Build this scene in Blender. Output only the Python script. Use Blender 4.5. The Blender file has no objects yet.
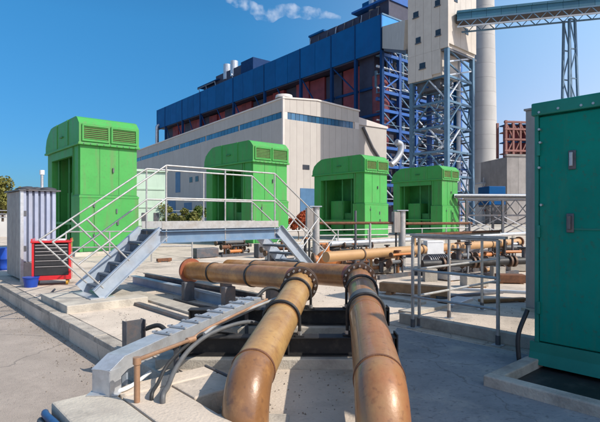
import bpy, bmesh, math, random
from mathutils import Vector, Matrix, Quaternion, noise
random.seed(7)
R = math.radians
scene = bpy.context.scene
COL = scene.collection

# ------------------------------------------------------------------ camera
F, CX, HY, EYE = 480.0, 300.0, 216.0, 1.5       # photograph: focal length in pixels, centre, horizon row, eye height
cam_data = bpy.data.cameras.new('camera')
cam = bpy.data.objects.new('camera', cam_data); COL.objects.link(cam)
cam_data.sensor_width = 36.0; cam_data.lens = 36.0 * F / 600.0
cam_data.shift_y = (HY - 211.0) / 600.0
cam_data.clip_end = 20000
cam.location = (0, 0, EYE); cam.rotation_euler = (R(90), 0, 0)
scene.camera = cam

# ------------------------------------------------------------------ sky, sun, exposure
SUN_H = Vector((0.90, -0.43)).normalized(); SUN_EL = R(43)
w = bpy.data.worlds.new('World'); scene.world = w; w.use_nodes = True
nt = w.node_tree; nt.nodes.clear()
sky = nt.nodes.new('ShaderNodeTexSky'); sky.sky_type = 'NISHITA'; sky.sun_disc = False
sky.sun_elevation = SUN_EL; sky.sun_rotation = math.atan2(SUN_H.x, SUN_H.y)
sky.air_density = 0.9; sky.dust_density = 0.55; sky.ozone_density = 3.6; sky.altitude = 50
hsv = nt.nodes.new('ShaderNodeMix'); hsv.data_type = 'RGBA'; hsv.blend_type = 'MULTIPLY'; hsv.inputs[0].default_value = 1.0
# clear deep blue away from the sun, paler towards the sun's side
gtc = nt.nodes.new('ShaderNodeTexCoord'); gdt = nt.nodes.new('ShaderNodeVectorMath'); gdt.operation = 'DOT_PRODUCT'; gdt.inputs[1].default_value = (SUN_H.x, SUN_H.y, 0)
gmr = nt.nodes.new('ShaderNodeMapRange'); gmr.interpolation_type = 'SMOOTHSTEP'; gmr.inputs[1].default_value = -0.55; gmr.inputs[2].default_value = 0.25
gmx = nt.nodes.new('ShaderNodeMix'); gmx.data_type = 'RGBA'; gmx.inputs[6].default_value = (.40, 1.19, 1.46, 1); gmx.inputs[7].default_value = (2.9, 2.75, 2.3, 1)
nt.links.new(gtc.outputs['Generated'], gdt.inputs[0]); nt.links.new(gdt.outputs['Value'], gmr.inputs[0]); nt.links.new(gmr.outputs[0], gmx.inputs[0]); 
# less glare low over the horizon, all round
gsx = nt.nodes.new('ShaderNodeSeparateXYZ'); gm2 = nt.nodes.new('ShaderNodeMapRange'); gm2.inputs[1].default_value = 0.0; gm2.inputs[2].default_value = 0.36
gm3 = nt.nodes.new('ShaderNodeMix'); gm3.data_type = 'RGBA'; gm3.inputs[6].default_value = (.74, .43, .51, 1); gm3.inputs[7].default_value = (1, 1, 1, 1)
gm4 = nt.nodes.new('ShaderNodeMix'); gm4.data_type = 'RGBA'; gm4.blend_type = 'MULTIPLY'; gm4.inputs[0].default_value = 1.0
nt.links.new(gtc.outputs['Generated'], gsx.inputs[0]); nt.links.new(gsx.outputs['Z'], gm2.inputs[0]); nt.links.new(gm2.outputs[0], gm3.inputs[0])
nt.links.new(gmx.outputs[2], gm4.inputs[6]); nt.links.new(gm3.outputs[2], gm4.inputs[7]); nt.links.new(gm4.outputs[2], hsv.inputs[7])
bg = nt.nodes.new('ShaderNodeBackground'); bg.inputs['Strength'].default_value = 0.11
wo = nt.nodes.new('ShaderNodeOutputWorld')
nt.links.new(sky.outputs[0], hsv.inputs[6]); nt.links.new(hsv.outputs[2], bg.inputs[0]); nt.links.new(bg.outputs[0], wo.inputs[0])
sun_data = bpy.data.lights.new('sun', 'SUN'); sun_data.energy = 5.0; sun_data.angle = R(0.53); sun_data.color = (1.0, 0.93, 0.83)
sun = bpy.data.objects.new('sun', sun_data); COL.objects.link(sun)
sdir = Vector((SUN_H.x * math.cos(SUN_EL), SUN_H.y * math.cos(SUN_EL), math.sin(SUN_EL)))
sun.rotation_euler = sdir.to_track_quat('Z', 'Y').to_euler()
vs = scene.view_settings
vs.view_transform = 'Standard'; vs.look = 'None'; vs.exposure = 0.08; vs.gamma = 1.0; vs.use_curve_mapping = False

# ------------------------------------------------------------------ pixel helpers (a pixel gives a direction only)
def P(px, py, Y): return Vector(((px - CX) / F * Y, Y, EYE + (HY - py) / F * Y))
def G(px, py, z=0.0): return P(px, py, (EYE - z) * F / (py - HY))
def along(o, d, px):                             # metres along d from o until image column px
    k = (px - CX) / F
    return (k * o[1] - o[0]) / (d[0] - k * d[1])
TH = R(41.5); A = Vector((math.cos(TH), math.sin(TH), 0)); B = Vector((-math.sin(TH), math.cos(TH), 0))

# ------------------------------------------------------------------ materials
def mat(name, c1, c2=None, rough=0.6, metal=0.0, scale=3.0, bump=0.15, bscale=None, stain=None, stain_amt=0.0,
        stain_scale=0.7, streak=False, spec=0.5, rand=0.06, coat=0.0, cracks=0.0, specks=None, speck_scale=60, speck_amt=.6, stain_lo=0.5, stain_hi=0.68):
    m = bpy.data.materials.new(name); m.use_nodes = True
    t = m.node_tree; n = t.nodes; L = t.links
    b = n['Principled BSDF']
    tc = n.new('ShaderNodeTexCoord'); oi = n.new('ShaderNodeObjectInfo')
    ad = n.new('ShaderNodeVectorMath'); ad.operation = 'MULTIPLY_ADD'
    ad.inputs[1].default_value = (37, 53, 71)
    L.new(oi.outputs['Random'], ad.inputs[0]); L.new(tc.outputs['Object'], ad.inputs[2])
    vec = ad.outputs[0]
    c2 = c2 or tuple(x * 0.72 for x in c1)
    nz = n.new('ShaderNodeTexNoise'); nz.inputs['Scale'].default_value = scale; nz.inputs['Detail'].default_value = 7; nz.inputs['Roughness'].default_value = 0.65
    L.new(vec, nz.inputs['Vector'])
    rp = n.new('ShaderNodeValToRGB'); rp.color_ramp.elements[0].position = 0.34; rp.color_ramp.elements[1].position = 0.66
    rp.color_ramp.elements[0].color = (*c2, 1); rp.color_ramp.elements[1].color = (*c1, 1)
    L.new(nz.outputs['Fac'], rp.inputs[0]); col = rp.outputs[0]
    if stain:
        mp = n.new('ShaderNodeMapping'); L.new(vec, mp.inputs[0])
        mp.inputs['Scale'].default_value = (3.0, 3.0, 0.25) if streak else (1, 1, 1)
        ns = n.new('ShaderNodeTexNoise'); ns.inputs['Scale'].default_value = stain_scale; ns.inputs['Detail'].default_value = 9; ns.inputs['Roughness'].default_value = 0.7
        L.new(mp.outputs[0], ns.inputs['Vector'])
        mr = n.new('ShaderNodeMapRange'); mr.inputs[1].default_value = stain_lo; mr.inputs[2].default_value = stain_hi; mr.inputs[3].default_value = 0; mr.inputs[4].default_value = stain_amt
        L.new(ns.outputs['Fac'], mr.inputs[0])
        mx = n.new('ShaderNodeMix'); mx.data_type = 'RGBA'
        L.new(mr.outputs[0], mx.inputs[0]); L.new(col, mx.inputs[6]); mx.inputs[7].default_value = (*stain, 1); col = mx.outputs[2]
    def layer(fac, c):
        nonlocal col
        mx_ = n.new('ShaderNodeMix'); mx_.data_type = 'RGBA'; L.new(fac, mx_.inputs[0]); L.new(col, mx_.inputs[6]); mx_.inputs[7].default_value = (*c, 1); col = mx_.outputs[2]
    if specks:
        nk = n.new('ShaderNodeTexNoise'); nk.inputs['Scale'].default_value = speck_scale; nk.inputs['Detail'].default_value = 3; L.new(vec, nk.inputs['Vector'])
        mk = n.new('ShaderNodeMapRange'); mk.inputs[1].default_value = .58; mk.inputs[2].default_value = .72; mk.inputs[4].default_value = speck_amt; L.new(nk.outputs['Fac'], mk.inputs[0]); layer(mk.outputs[0], specks)
    if cracks:
        nd = n.new('ShaderNodeTexNoise'); nd.inputs['Scale'].default_value = 2.5; nd.inputs['Detail'].default_value = 6; L.new(vec, nd.inputs['Vector'])
        va = n.new('ShaderNodeVectorMath'); va.operation = 'MULTIPLY_ADD'; va.inputs[1].default_value = (.55, .55, .55); L.new(nd.outputs['Color'], va.inputs[0]); L.new(vec, va.inputs[2])
        vo = n.new('ShaderNodeTexVoronoi'); vo.feature = 'DISTANCE_TO_EDGE'; vo.inputs['Scale'].default_value = cracks; L.new(va.outputs[0], vo.inputs['Vector'])
        mc = n.new('ShaderNodeMapRange'); mc.inputs[1].default_value = .0; mc.inputs[2].default_value = .007; mc.inputs[3].default_value = .6; mc.inputs[4].default_value = 0; L.new(vo.outputs['Distance'], mc.inputs[0]); layer(mc.outputs[0], (.10, .09, .08))
    hs = n.new('ShaderNodeHueSaturation')
    mv = n.new('ShaderNodeMapRange'); mv.inputs[3].default_value = 1 - rand; mv.inputs[4].default_value = 1 + rand
    L.new(oi.outputs['Random'], mv.inputs[0]); L.new(mv.outputs[0], hs.inputs['Value']); L.new(col, hs.inputs['Color'])
    L.new(hs.outputs[0], b.inputs['Base Color'])
    rr = n.new('ShaderNodeMapRange'); rr.inputs[3].default_value = min(1, rough + .12); rr.inputs[4].default_value = max(.03, rough - .1)
    L.new(nz.outputs['Fac'], rr.inputs[0]); L.new(rr.outputs[0], b.inputs['Roughness'])
    b.inputs['Metallic'].default_value = metal
    b.inputs['Specular IOR Level'].default_value = spec
    b.inputs['Coat Weight'].default_value = coat
    if bump:
        nb = n.new('ShaderNodeTexNoise'); nb.inputs['Scale'].default_value = bscale or scale * 12; nb.inputs['Detail'].default_value = 5
        L.new(vec, nb.inputs['Vector'])
        bp = n.new('ShaderNodeBump'); bp.inputs['Strength'].default_value = bump; bp.inputs['Distance'].default_value = 0.02
        L.new(nb.outputs['Fac'], bp.inputs['Height']); L.new(bp.outputs[0], b.inputs['Normal'])
    return m

M = {}
M['concrete'] = mat('concrete', (.60, .50, .40), (.47, .39, .31), .85, scale=1.1, bump=.35, bscale=40, stain=(.21, .175, .14), stain_amt=.75, stain_scale=.8, rand=.07, cracks=.45, specks=(.30, .25, .2), speck_scale=25, speck_amt=.4)
M['concrete2'] = mat('concrete_block', (.50, .45, .37), (.36, .32, .27), .85, scale=3, bump=.35, bscale=45, stain=(.17, .15, .13), stain_amt=.6, stain_scale=2.2, rand=.12)
M['kerb'] = mat('kerb_concrete', (.46, .40, .33), (.32, .28, .235), .9, scale=4, bump=.5, bscale=50, stain=(.15, .13, .11), stain_amt=.7, stain_scale=2.5, rand=.14, specks=(.2, .17, .14), speck_scale=30, speck_amt=.5)
M['road'] = mat('road_surface', (.43, .355, .295), (.32, .265, .22), .92, scale=1.1, bump=.5, bscale=90, stain=(.20, .165, .135), stain_amt=.65, stain_scale=.6, cracks=.33, specks=(.20, .165, .14), speck_scale=45, speck_amt=.55)
M['ground'] = mat('yard_ground', (.50, .44, .36), (.38, .34, .28), .92, scale=.35, bump=.2, bscale=20, stain=(.25, .22, .17), stain_amt=.5, stain_scale=.2)
M['green'] = mat('green_paint', (.062, .325, .070), (.052, .285, .060), .5, scale=1.2, bump=.05, stain=(.12, .20, .075), stain_amt=.75, stain_scale=1.5, specks=(.07, .16, .05), speck_scale=14, speck_amt=.35, streak=True, spec=.3)
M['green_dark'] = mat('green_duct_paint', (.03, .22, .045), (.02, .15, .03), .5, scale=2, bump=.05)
M['louvre_dark'] = mat('filter_media', (.15, .14, .06), (.10, .10, .045), .8, scale=6)
M['louvre_green'] = mat('louvre_green', (.07, .33, .07), (.05, .24, .05), .5, scale=4)
M['teal'] = mat('teal_paint', (.004, .25, .185), (.003, .195, .145), .5, scale=1.6, bump=.06, stain=(.05, .20, .13), stain_amt=.75, stain_scale=1.6, streak=True, spec=.12, specks=(.05, .12, .08), speck_scale=30, speck_amt=.5)
M['teal_dark'] = mat('teal_trim', (.004, .20, .145), (.003, .16, .115), .5, scale=3, bump=.05)
M['galv'] = mat('galvanised_steel', (.60, .61, .62), (.44, .455, .47), .42, .55, scale=9, bump=.05, stain=(.30, .25, .20), stain_amt=.4, stain_scale=4, spec=.5)
M['galv_rail'] = mat('galvanised_rail', (.50, .49, .47), (.36, .35, .33), .45, .4, scale=12, bump=.04, stain=(.33, .27, .21), stain_amt=.5, stain_scale=5)
M['deck_beam'] = mat('deck_beam_shade_tone', (.16, .25, .36), (.12, .195, .29), .5, .1, scale=5, bump=.05, stain=(.30, .28, .26), stain_amt=.4, stain_scale=3)  # shade and sky reflection on the web put into this blue grey
M['stringer'] = mat('stringer_paint', (.40, .45, .51), (.30, .35, .41), .45, .2, scale=5, bump=.05, stain=(.30, .26, .22), stain_amt=.4, stain_scale=3)
M['tread'] = mat('stair_tread_grating', (.16, .19, .23), (.10, .12, .15), .6, .4, scale=20, bump=.4)
M['black'] = mat('black_paint', (.012, .012, .013), (.02, .019, .018), .55, scale=8, bump=.1, stain=(.10, .085, .07), stain_amt=.5, stain_scale=5)
M['rubber'] = mat('black_rubber', (.018, .018, .019), (.028, .027, .026), .6, scale=15, bump=.1)
M['hose'] = mat('grey_hose', (.12, .12, .12), (.08, .08, .08), .55, scale=10, bump=.1)
M['pipe'] = mat('rusted_pipe_paint', (.49, .30, .115), (.40, .22, .075), .42, .05, scale=2.6, bump=.10, bscale=30, stain=(.27, .13, .05), stain_amt=.75, stain_scale=4.0, coat=.18, stain_lo=.44, stain_hi=.68, specks=(.20, .10, .04), speck_scale=24, speck_amt=.5, rand=.03)
M['pipe2'] = mat('rusted_pipe_brown', (.37, .165, .07), (.26, .105, .042), .38, .05, scale=2.4, bump=.10, bscale=30, stain=(.33, .19, .08), stain_amt=.75, stain_scale=3.4, coat=.25, stain_lo=.44, stain_hi=.66, specks=(.15, .06, .03), speck_scale=24, speck_amt=.55, rand=.03)
M['pipe_orange'] = mat('orange_brown_pipe', (.48, .235, .07), (.36, .155, .042), .38, .05, scale=3, bump=.10, bscale=30, stain=(.18, .075, .03), stain_amt=.75, stain_scale=2.6, coat=.3, rand=.03, stain_lo=.45, stain_hi=.66, specks=(.13, .055, .025), speck_scale=22, speck_amt=.5)
M['pipe_brown'] = mat('brown_pipe_bend', (.30, .145, .055), (.20, .09, .033), .33, .05, scale=3, bump=.10, bscale=30, stain=(.46, .24, .08), stain_amt=.7, stain_scale=3, coat=.35, rand=.03, specks=(.13, .06, .03), speck_scale=20, speck_amt=.6)
M['pipe_red'] = mat('primer_red_pipe', (.33, .10, .05), (.23, .065, .03), .36, .15, scale=4, bump=.08, stain=(.36, .2, .08), stain_amt=.6, stain_scale=3, coat=.3)
M['tan_pipe'] = mat('tan_pipe', (.46, .28, .125), (.36, .20, .085), .45, .1, scale=2, bump=.08, stain=(.28, .14, .06), stain_amt=.5, stain_scale=2)
M['rust'] = mat('rust', (.20, .085, .04), (.11, .05, .028), .85, .1, scale=9, bump=.35)
M['flange'] = mat('flange_dark', (.17, .10, .065), (.08, .055, .04), .55, .5, scale=12, bump=.2)
M['bolt'] = mat('bolt_zinc', (.60, .58, .55), (.42, .40, .38), .35, .7, scale=20, bump=.05)
M['timber'] = mat('timber', (.46, .24, .11), (.30, .15, .07), .8, scale=7, bump=.3)
M['steel_dark'] = mat('dark_steel', (.13, .135, .15), (.085, .09, .10), .5, .4, scale=8, bump=.1, stain=(.22, .12, .07), stain_amt=.5, stain_scale=4)
M['red'] = mat('red_enamel', (.62, .014, .022), (.52, .01, .016), .28, scale=3, bump=.02, coat=.5)
M['drawer'] = mat('drawer_black', (.025, .025, .027), (.04, .04, .042), .38, .2, scale=5, bump=.03)
M['chrome'] = mat('chrome', (.7, .7, .7), (.6, .6, .6), .2, .9, scale=5, bump=0)
M['yellow'] = mat('yellow_castor', (.62, .33, .03), (.45, .22, .02), .5, scale=8)
M['corr'] = mat('corrugated_sheet', (.44, .47, .58), (.34, .38, .49), .4, .25, scale=4, bump=.04, stain=(.28, .27, .28), stain_amt=.5, stain_scale=1.5, streak=True)
M['corr_gap'] = mat('corrugated_gap', (.17, .19, .25), (.12, .135, .18), .5, .2, scale=4)
M['corr_side'] = mat('weathered_sheet', (.40, .36, .32), (.30, .27, .25), .6, .15, scale=5, bump=.1, stain=(.22, .17, .13), stain_amt=.5, stain_scale=2, streak=True)
M['blue_plastic'] = mat('blue_plastic', (.01, .06, .38), (.008, .045, .28), .35, scale=5, bump=.02)
M['blue_hose'] = mat('blue_hose', (.03, .10, .24), (.02, .065, .16), .5, scale=8, bump=.05)
M['cream'] = mat('cream_cladding', (.42, .385, .345), (.39, .355, .32), .6, scale=.5, bump=.03, stain=(.33, .29, .26), stain_amt=.3, stain_scale=.35, streak=True, rand=.035)
M['cream_trim'] = mat('cream_trim', (.58, .53, .49), (.52, .47, .43), .6, scale=1, bump=.03)
M['glass_blue'] = mat('blue_window_glass', (.03, .12, .22), (.02, .085, .17), .12, scale=.4, bump=0, rand=.45, spec=.8)
M['blue_door'] = mat('blue_door', (.06, .15, .27), (.045, .12, .22), .5, scale=1)
M['boiler_blue'] = mat('blue_cladding', (.002, .085, .25), (.0015, .07, .21), .6, scale=.3, bump=.03, stain=(.008, .06, .20), stain_amt=.5, stain_scale=.2, streak=True, rand=.08, spec=.15)
M['steel_blue'] = mat('blue_steel', (.008, .075, .28), (.006, .055, .21), .45, scale=1, bump=.03, rand=.3)
M['steel_navy'] = mat('navy_steel', (.004, .035, .12), (.003, .028, .095), .6, scale=1, bump=.03, spec=.15)
M['steel_lblue'] = mat('pale_blue_steel', (.09, .17, .25), (.06, .125, .19), .5, scale=1, bump=.03, rand=.2)
M['steel_white'] = mat('white_steel', (.46, .49, .53), (.34, .37, .41), .5, scale=1, bump=.03, rand=.2)
M['boiler_red'] = mat('boiler_red_casing', (.23, .038, .048), (.14, .024, .036), .6, scale=.5, bump=.05, rand=.3)
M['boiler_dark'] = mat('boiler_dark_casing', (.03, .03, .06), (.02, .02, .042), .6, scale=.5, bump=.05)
M['silver'] = mat('silver_duct', (.52, .54, .57), (.40, .42, .45), .35, .6, scale=1, bump=.03)
M['beige'] = mat('beige_cladding', (.52, .47, .41), (.45, .405, .355), .65, scale=.6, bump=.03, stain=(.38, .34, .30), stain_amt=.35, stain_scale=.4, streak=True, rand=.03)
M['window_dark'] = mat('dark_window', (.03, .04, .05), (.02, .025, .035), .15, scale=1, bump=0)
M['chimney'] = mat('chimney_concrete', (.42, .405, .385), (.36, .35, .335), .8, scale=.12, bump=.05, stain=(.28, .27, .255), stain_amt=.45, stain_scale=.10, streak=True, rand=.02)
M['conveyor'] = mat('conveyor_roof', (.02, .115, .18), (.015, .09, .145), .5, scale=.6, bump=.03, rand=.1)
M['conveyor_in'] = mat('conveyor_dark', (.09, .07, .07), (.06, .05, .05), .7, scale=1)
M['grey_conc'] = mat('grey_concrete_wall', (.34, .31, .29), (.26, .24, .225), .85, scale=.5, bump=.08, stain=(.17, .15, .14), stain_amt=.5, stain_scale=.4, streak=True)
M['red_steel'] = mat('red_oxide_steel', (.28, .12, .10), (.20, .085, .07), .75, scale=1, rand=.2)
M['grey_panel'] = mat('grey_panel', (.33, .31, .30), (.26, .245, .235), .7, scale=2, bump=.08, stain=(.16, .14, .13), stain_amt=.5, stain_scale=1.5, streak=True)
M['leaf'] = mat('leaf_green', (.105, .15, .025), (.05, .085, .015), .6, scale=1.5, bump=0, rand=.2)
M['leaf_yel'] = mat('leaf_olive', (.20, .19, .04), (.11, .115, .02), .6, scale=1.5, bump=0)
M['leaf_red'] = mat('leaf_orange_red', (.50, .10, .03), (.33, .055, .02), .6, scale=1.5, bump=0)
M['bark'] = mat('bark', (.14, .10, .07), (.08, .06, .045), .9, scale=4, bump=.4)
M['mint'] = mat('mint_paint', (.50, .62, .50), (.43, .55, .43), .5, scale=1, bump=.03, stain=(.3, .36, .3), stain_amt=.3, streak=True)
M['offwhite'] = mat('white_wall_paint', (.68, .66, .62), (.58, .56, .52), .75, scale=.6, bump=.05)
M['white_plastic'] = mat('white_box', (.72, .72, .71), (.62, .62, .61), .5, scale=3)
M['orange'] = mat('orange_valve', (.55, .20, .05), (.42, .13, .03), .45, scale=4, bump=.08, stain=(.2, .08, .04), stain_amt=.5)
M['tarp'] = mat('dark_tarp', (.05, .05, .055), (.03, .03, .035), .7, scale=6, bump=.3)
M['copper'] = mat('copper_conduit', (.46, .27, .16), (.34, .19, .11), .45, .35, scale=8, bump=.08)

# ------------------------------------------------------------------ mesh builder
class MB:
    def __init__(s): s.bm = bmesh.new()
    def box(s, x0, x1, y0, y1, z0, z1, bev=0.0, m4=None):
        bm = s.bm
        if bev:
            t = bmesh.new(); bmesh.ops.create_cube(t, size=1)
            for v in t.verts: v.co = Vector(((x0+x1)/2 + v.co.x*(x1-x0), (y0+y1)/2 + v.co.y*(y1-y0), (z0+z1)/2 + v.co.z*(z1-z0)))
            bmesh.ops.bevel(t, geom=list(t.edges), offset=bev, segments=2, profile=.5, affect='EDGES')
            me = bpy.data.meshes.new('tmp'); t.to_mesh(me); t.free()
            if m4: me.transform(m4)
            bm.from_mesh(me); bpy.data.meshes.remove(me); return s
        vs_ = [bm.verts.new(Vector(c) if not m4 else m4 @ Vector(c)) for c in
              [(x0,y0,z0),(x1,y0,z0),(x1,y1,z0),(x0,y1,z0),(x0,y0,z1),(x1,y0,z1),(x1,y1,z1),(x0,y1,z1)]]
        for f in [(0,3,2,1),(4,5,6,7),(0,1,5,4),(1,2,6,5),(2,3,7,6),(3,0,4,7)]: bm.faces.new([vs_[i] for i in f])
        return s
    def prism(s, prof, axis, a0, a1):            # closed profile of (u, v) extruded along an axis
        bm = s.bm
        def mk(u, v, a):
            return {'x': (a, u, v), 'y': (u, a, v), 'z': (u, v, a)}[axis]
        r0 = [bm.verts.new(mk(u, v, a0)) for u, v in prof]; r1 = [bm.verts.new(mk(u, v, a1)) for u, v in prof]
        n = len(prof)
        fs = [bm.faces.new(r0), bm.faces.new(list(reversed(r1)))]
        for i in range(n): fs.append(bm.faces.new((r0[i], r1[i], r1[(i+1) % n], r0[(i+1) % n])))
        bmesh.ops.recalc_face_normals(bm, faces=fs)
        return s
    def tube(s, pts, r, seg=12, cap=True, smooth=True):
        bm = s.bm; pts = [Vector(p) for p in pts]; n = len(pts)
        rr = r if isinstance(r, (list, tuple)) else [r] * n
        d0 = (pts[1] - pts[0]).normalized()
        u = d0.orthogonal().normalized(); rings = []
        dprev = d0
        for i, p in enumerate(pts):
            if i == 0: d = d0
            elif i == n-1: d = (pts[i] - pts[i-1]).normalized()
            else: d = ((pts[i+1]-pts[i]).normalized() + (pts[i]-pts[i-1]).normalized()).normalized()
            q = dprev.rotation_difference(d); u = (q @ u); u = (u - d * u.dot(d)).normalized(); dprev = d
            v = d.cross(u)
            rings.append([bm.verts.new(p + (u*math.cos(2*math.pi*k/seg) + v*math.sin(2*math.pi*k/seg)) * rr[i]) for k in range(seg)])
        for i in range(n-1):
            for k in range(seg):
                f = bm.faces.new((rings[i][k], rings[i][(k+1) % seg], rings[i+1][(k+1) % seg], rings[i+1][k])); f.smooth = smooth
        if cap:
            f0 = bm.faces.new(list(reversed(rings[0]))); f1 = bm.faces.new(rings[-1])
            for f in (f0, f1):
                for e in f.edges: e.smooth = False
        return s
    def bar(s, p0, p1, w_, h_, up=Vector((0, 0, 1)), off=0.0):      # rectangular bar from p0 to p1
        p0, p1 = Vector(p0), Vector(p1); d = p1 - p0; l = d.length; d.normalize()
        if abs(d.dot(up)) > .99: up = Vector((1, 0, 0))
        y = up.cross(d).normalized(); z = d.cross(y)
        m4 = Matrix.Translation(p0) @ Matrix((d, y, z)).transposed().to_4x4()
        return s.box(0, l, -w_/2, w_/2, -h_/2 + off, h_/2 + off, m4=m4)
    def obj(s, name, m, parent=None, loc=None, rotz=None):
        me = bpy.data.meshes.new(name); s.bm.to_mesh(me); s.bm.free()
        me.materials.append(M[m] if isinstance(m, str) else m)
        o = bpy.data.objects.new(name, me); COL.objects.link(o)
        if parent: o.parent = parent
        if loc is not None: o.location = loc
        if rotz is not None: o.rotation_euler = (0, 0, rotz)
        return o

def tag(o, label, cat=None, group=None, kind=None):
    if label: o['label'] = label
    if cat: o['category'] = cat
    if group: o['group'] = group
    if kind: o['kind'] = kind
    return o
def thing(name, loc, rotz, label, cat, group=None):
    o = bpy.data.objects.new(name, None); COL.objects.link(o); o.location = loc; o.rotation_euler = (0, 0, rotz)
    return tag(o, label, cat, group)
def struct(o): o['kind'] = 'structure'; return o
def part(name, m, parent, *a, **k): return MB().box(*a, **k).obj(name, m, parent)
def share(src, parent, loc, name=None, rot=None):
    c = src.copy(); COL.objects.link(c); c.parent = parent; c.location = loc
    if rot is not None: c.rotation_euler = rot
    return c
def copy_tree(o, parent=None):
    c = o.copy(); COL.objects.link(c); c.parent = parent
    for ch in list(o.children): copy_tree(ch, c)
    return c
def spline(pts, n=8):
    pts = [Vector(p) for p in pts]; out = []
    q = [pts[0]*2 - pts[1]] + pts + [pts[-1]*2 - pts[-2]]
    for i in range(1, len(q)-2):
        for k in range(n):
            t = k / n; p0, p1, p2, p3 = q[i-1:i+3]
            out.append(.5*((2*p1) + (p2-p0)*t + (2*p0-5*p1+4*p2-p3)*t*t + (3*p1-p0-3*p2+p3)*t**3))
    out.append(pts[-1]); return out

# ================================================================== SETTING
# ---- the kerb line: local x = A (onto the apron), local y = B (along the kerb)
K0 = Vector((-2.0, 5.33, 0))
ROADZ = -0.25
struct(MB().box(-3000, 3000, -3000, 3000, -.6, -.32).obj('ground', 'ground'))
struct(MB().box(-14, .4, -14, 160, -.30, ROADZ).obj('road', 'road', None, K0, TH))
apron = struct(MB().box(.0, 46, -14, 60, -.30, -.06).obj('concrete_apron', 'concrete', None, K0, TH))
PW, PL = 3.1, 3.4
pm = {}
for i in range(15):
    for j in range(-4, 14):
        x0 = .19 + i*PW; y0 = j*PL + .3
        if not pm: 
            o = MB().box(0, PW-.016, 0, PL-.016, -.06, 0, bev=.006).obj('concrete_panel', 'concrete', apron, (x0, y0, 0)); pm['p'] = o
        else: o = share(pm['p'], apron, (x0, y0, random.uniform(-.003, .003)))
yard = struct(MB().box(-20, 120, -40, 150, -.34, -.10).obj('yard', 'ground', None, K0 + A*26, TH))
kerb = struct(MB().box(.02, .15, -2.15, 60, -.30, -.04).obj('kerb', 'kerb', None, K0, TH))
ks = None
for j in range(62):
    y0 = -2.15 + j*1.0
    if ks is None: ks = MB().box(0, .17, 0, .988, -.30, .0, bev=.012).obj('kerb_stone', 'kerb', kerb, (0, y0, .004))
    else: share(ks, kerb, (random.uniform(-.004, .004), y0, .004 + random.uniform(-.004, .004)))

# ================================================================== BIG BUILDINGS
# ---- turbine hall
hb = Vector((math.cos(R(35.5)), math.sin(R(35.5)), 0)); hB = Vector((-hb.y, hb.x, 0))
HC = P(283, 216, 79); HC.z = 0
HW = along(HC, hb, 359); HH = 1.5 + (216-97)/F*79
hall = thing('turbine_hall', HC, R(35.5), 'long cream clad turbine hall with a blue window band under the eaves', 'building')
HLEN = 150; AW = along(HC, hb, 391)
part('core', 'cream_trim', hall, .25, HW-.25, .25, HLEN, 0, HH-.3)
# wall cladding panels, lit gable side (facing local -y) and long side (facing local -x)
gz = lambda x: HH + 1.0 * (1 - abs(x - HW*.42) / (HW*.58))*0.55
n = 12; pw = HW/n
WB0, WB1 = HH-3.55, HH-2.35
for i in range(n):
    x0 = i*pw; x1 = x0+pw-.03
    bm_ = MB(); bm_.prism([(x0, 0), (x1, 0), (x1, WB0), (x0, WB0)], 'y', 0, .25).obj('wall_panel', 'cream', hall)
    bm_ = MB(); bm_.prism([(x0, WB1), (x1, WB1), (x1, gz(x1)-.2), (x0, gz(x0)-.2)], 'y', 0, .25).obj('wall_panel', 'cream', hall)
n = 46; pl = HLEN/n
for j in range(n):
    y0 = .27 + j*pl
    if j == 0:
        pa = part('wall_panel', 'cream', hall, 0, .25, 0, pl-.03, 0, HH-3.4); pa.location = (0, y0, 0)
        pb = part('wall_panel', 'cream', hall, 0, .25, 0, pl-.03, HH-2.3, HH-.2); pb.location = (0, y0, 0)
    else: share(pa, hall, (0, y0, 0)); share(pb, hall, (0, y0, 0))
part('corner_trim', 'cream_trim', hall, -.06, .30, -.06, .30, 0, HH+.1)
# window band panes
pane = None
k = 0
y = .7
while y < HLEN-3:
    if pane is None: pane = part('pane', 'glass_blue', hall, .12, .2, 0, 1.35, HH-3.38, HH-2.32); pane.location = (0, y, 0)
    else: share(pane, hall, (0, y, 0))
    k += 1; y += 1.45 + (.6 if k % 10 == 0 else 0)
pane2 = None
x = .9
while x < HW-1.6:
    if pane2 is None: pane2 = part('pane', 'glass_blue', hall, 0, .78, .12, .2, WB0+.02, WB1-.02); pane2.location = (x, 0, 0)
    else: share(pane2, hall, (x, 0, 0))
    x += .86
part('window_spandrel', 'cream_trim', hall, 0.02, .9, .02, .3, WB0, WB1); part('window_spandrel', 'cream_trim', hall, HW-1.0, HW, .02, .3, WB0, WB1)
rf = MB(); rf.prism([(-.15, HH-.25), (HW*.42, gz(HW*.42)-.2), (HW+.15, HH-.25), (HW+.15, HH+.0), (HW*.42, gz(HW*.42)+.05), (-.15, HH+.0)], 'y', -.15, HLEN).obj('roof', 'cream_trim', hall)
MB().tube([(1.2, 1.5, HH+.2), (1.2, 1.5, HH+.7), (1.2, 1.5, HH+.9)], [1.5, 1.4, .5], 14).obj('roof_vent', 'cream_trim', hall)
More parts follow.
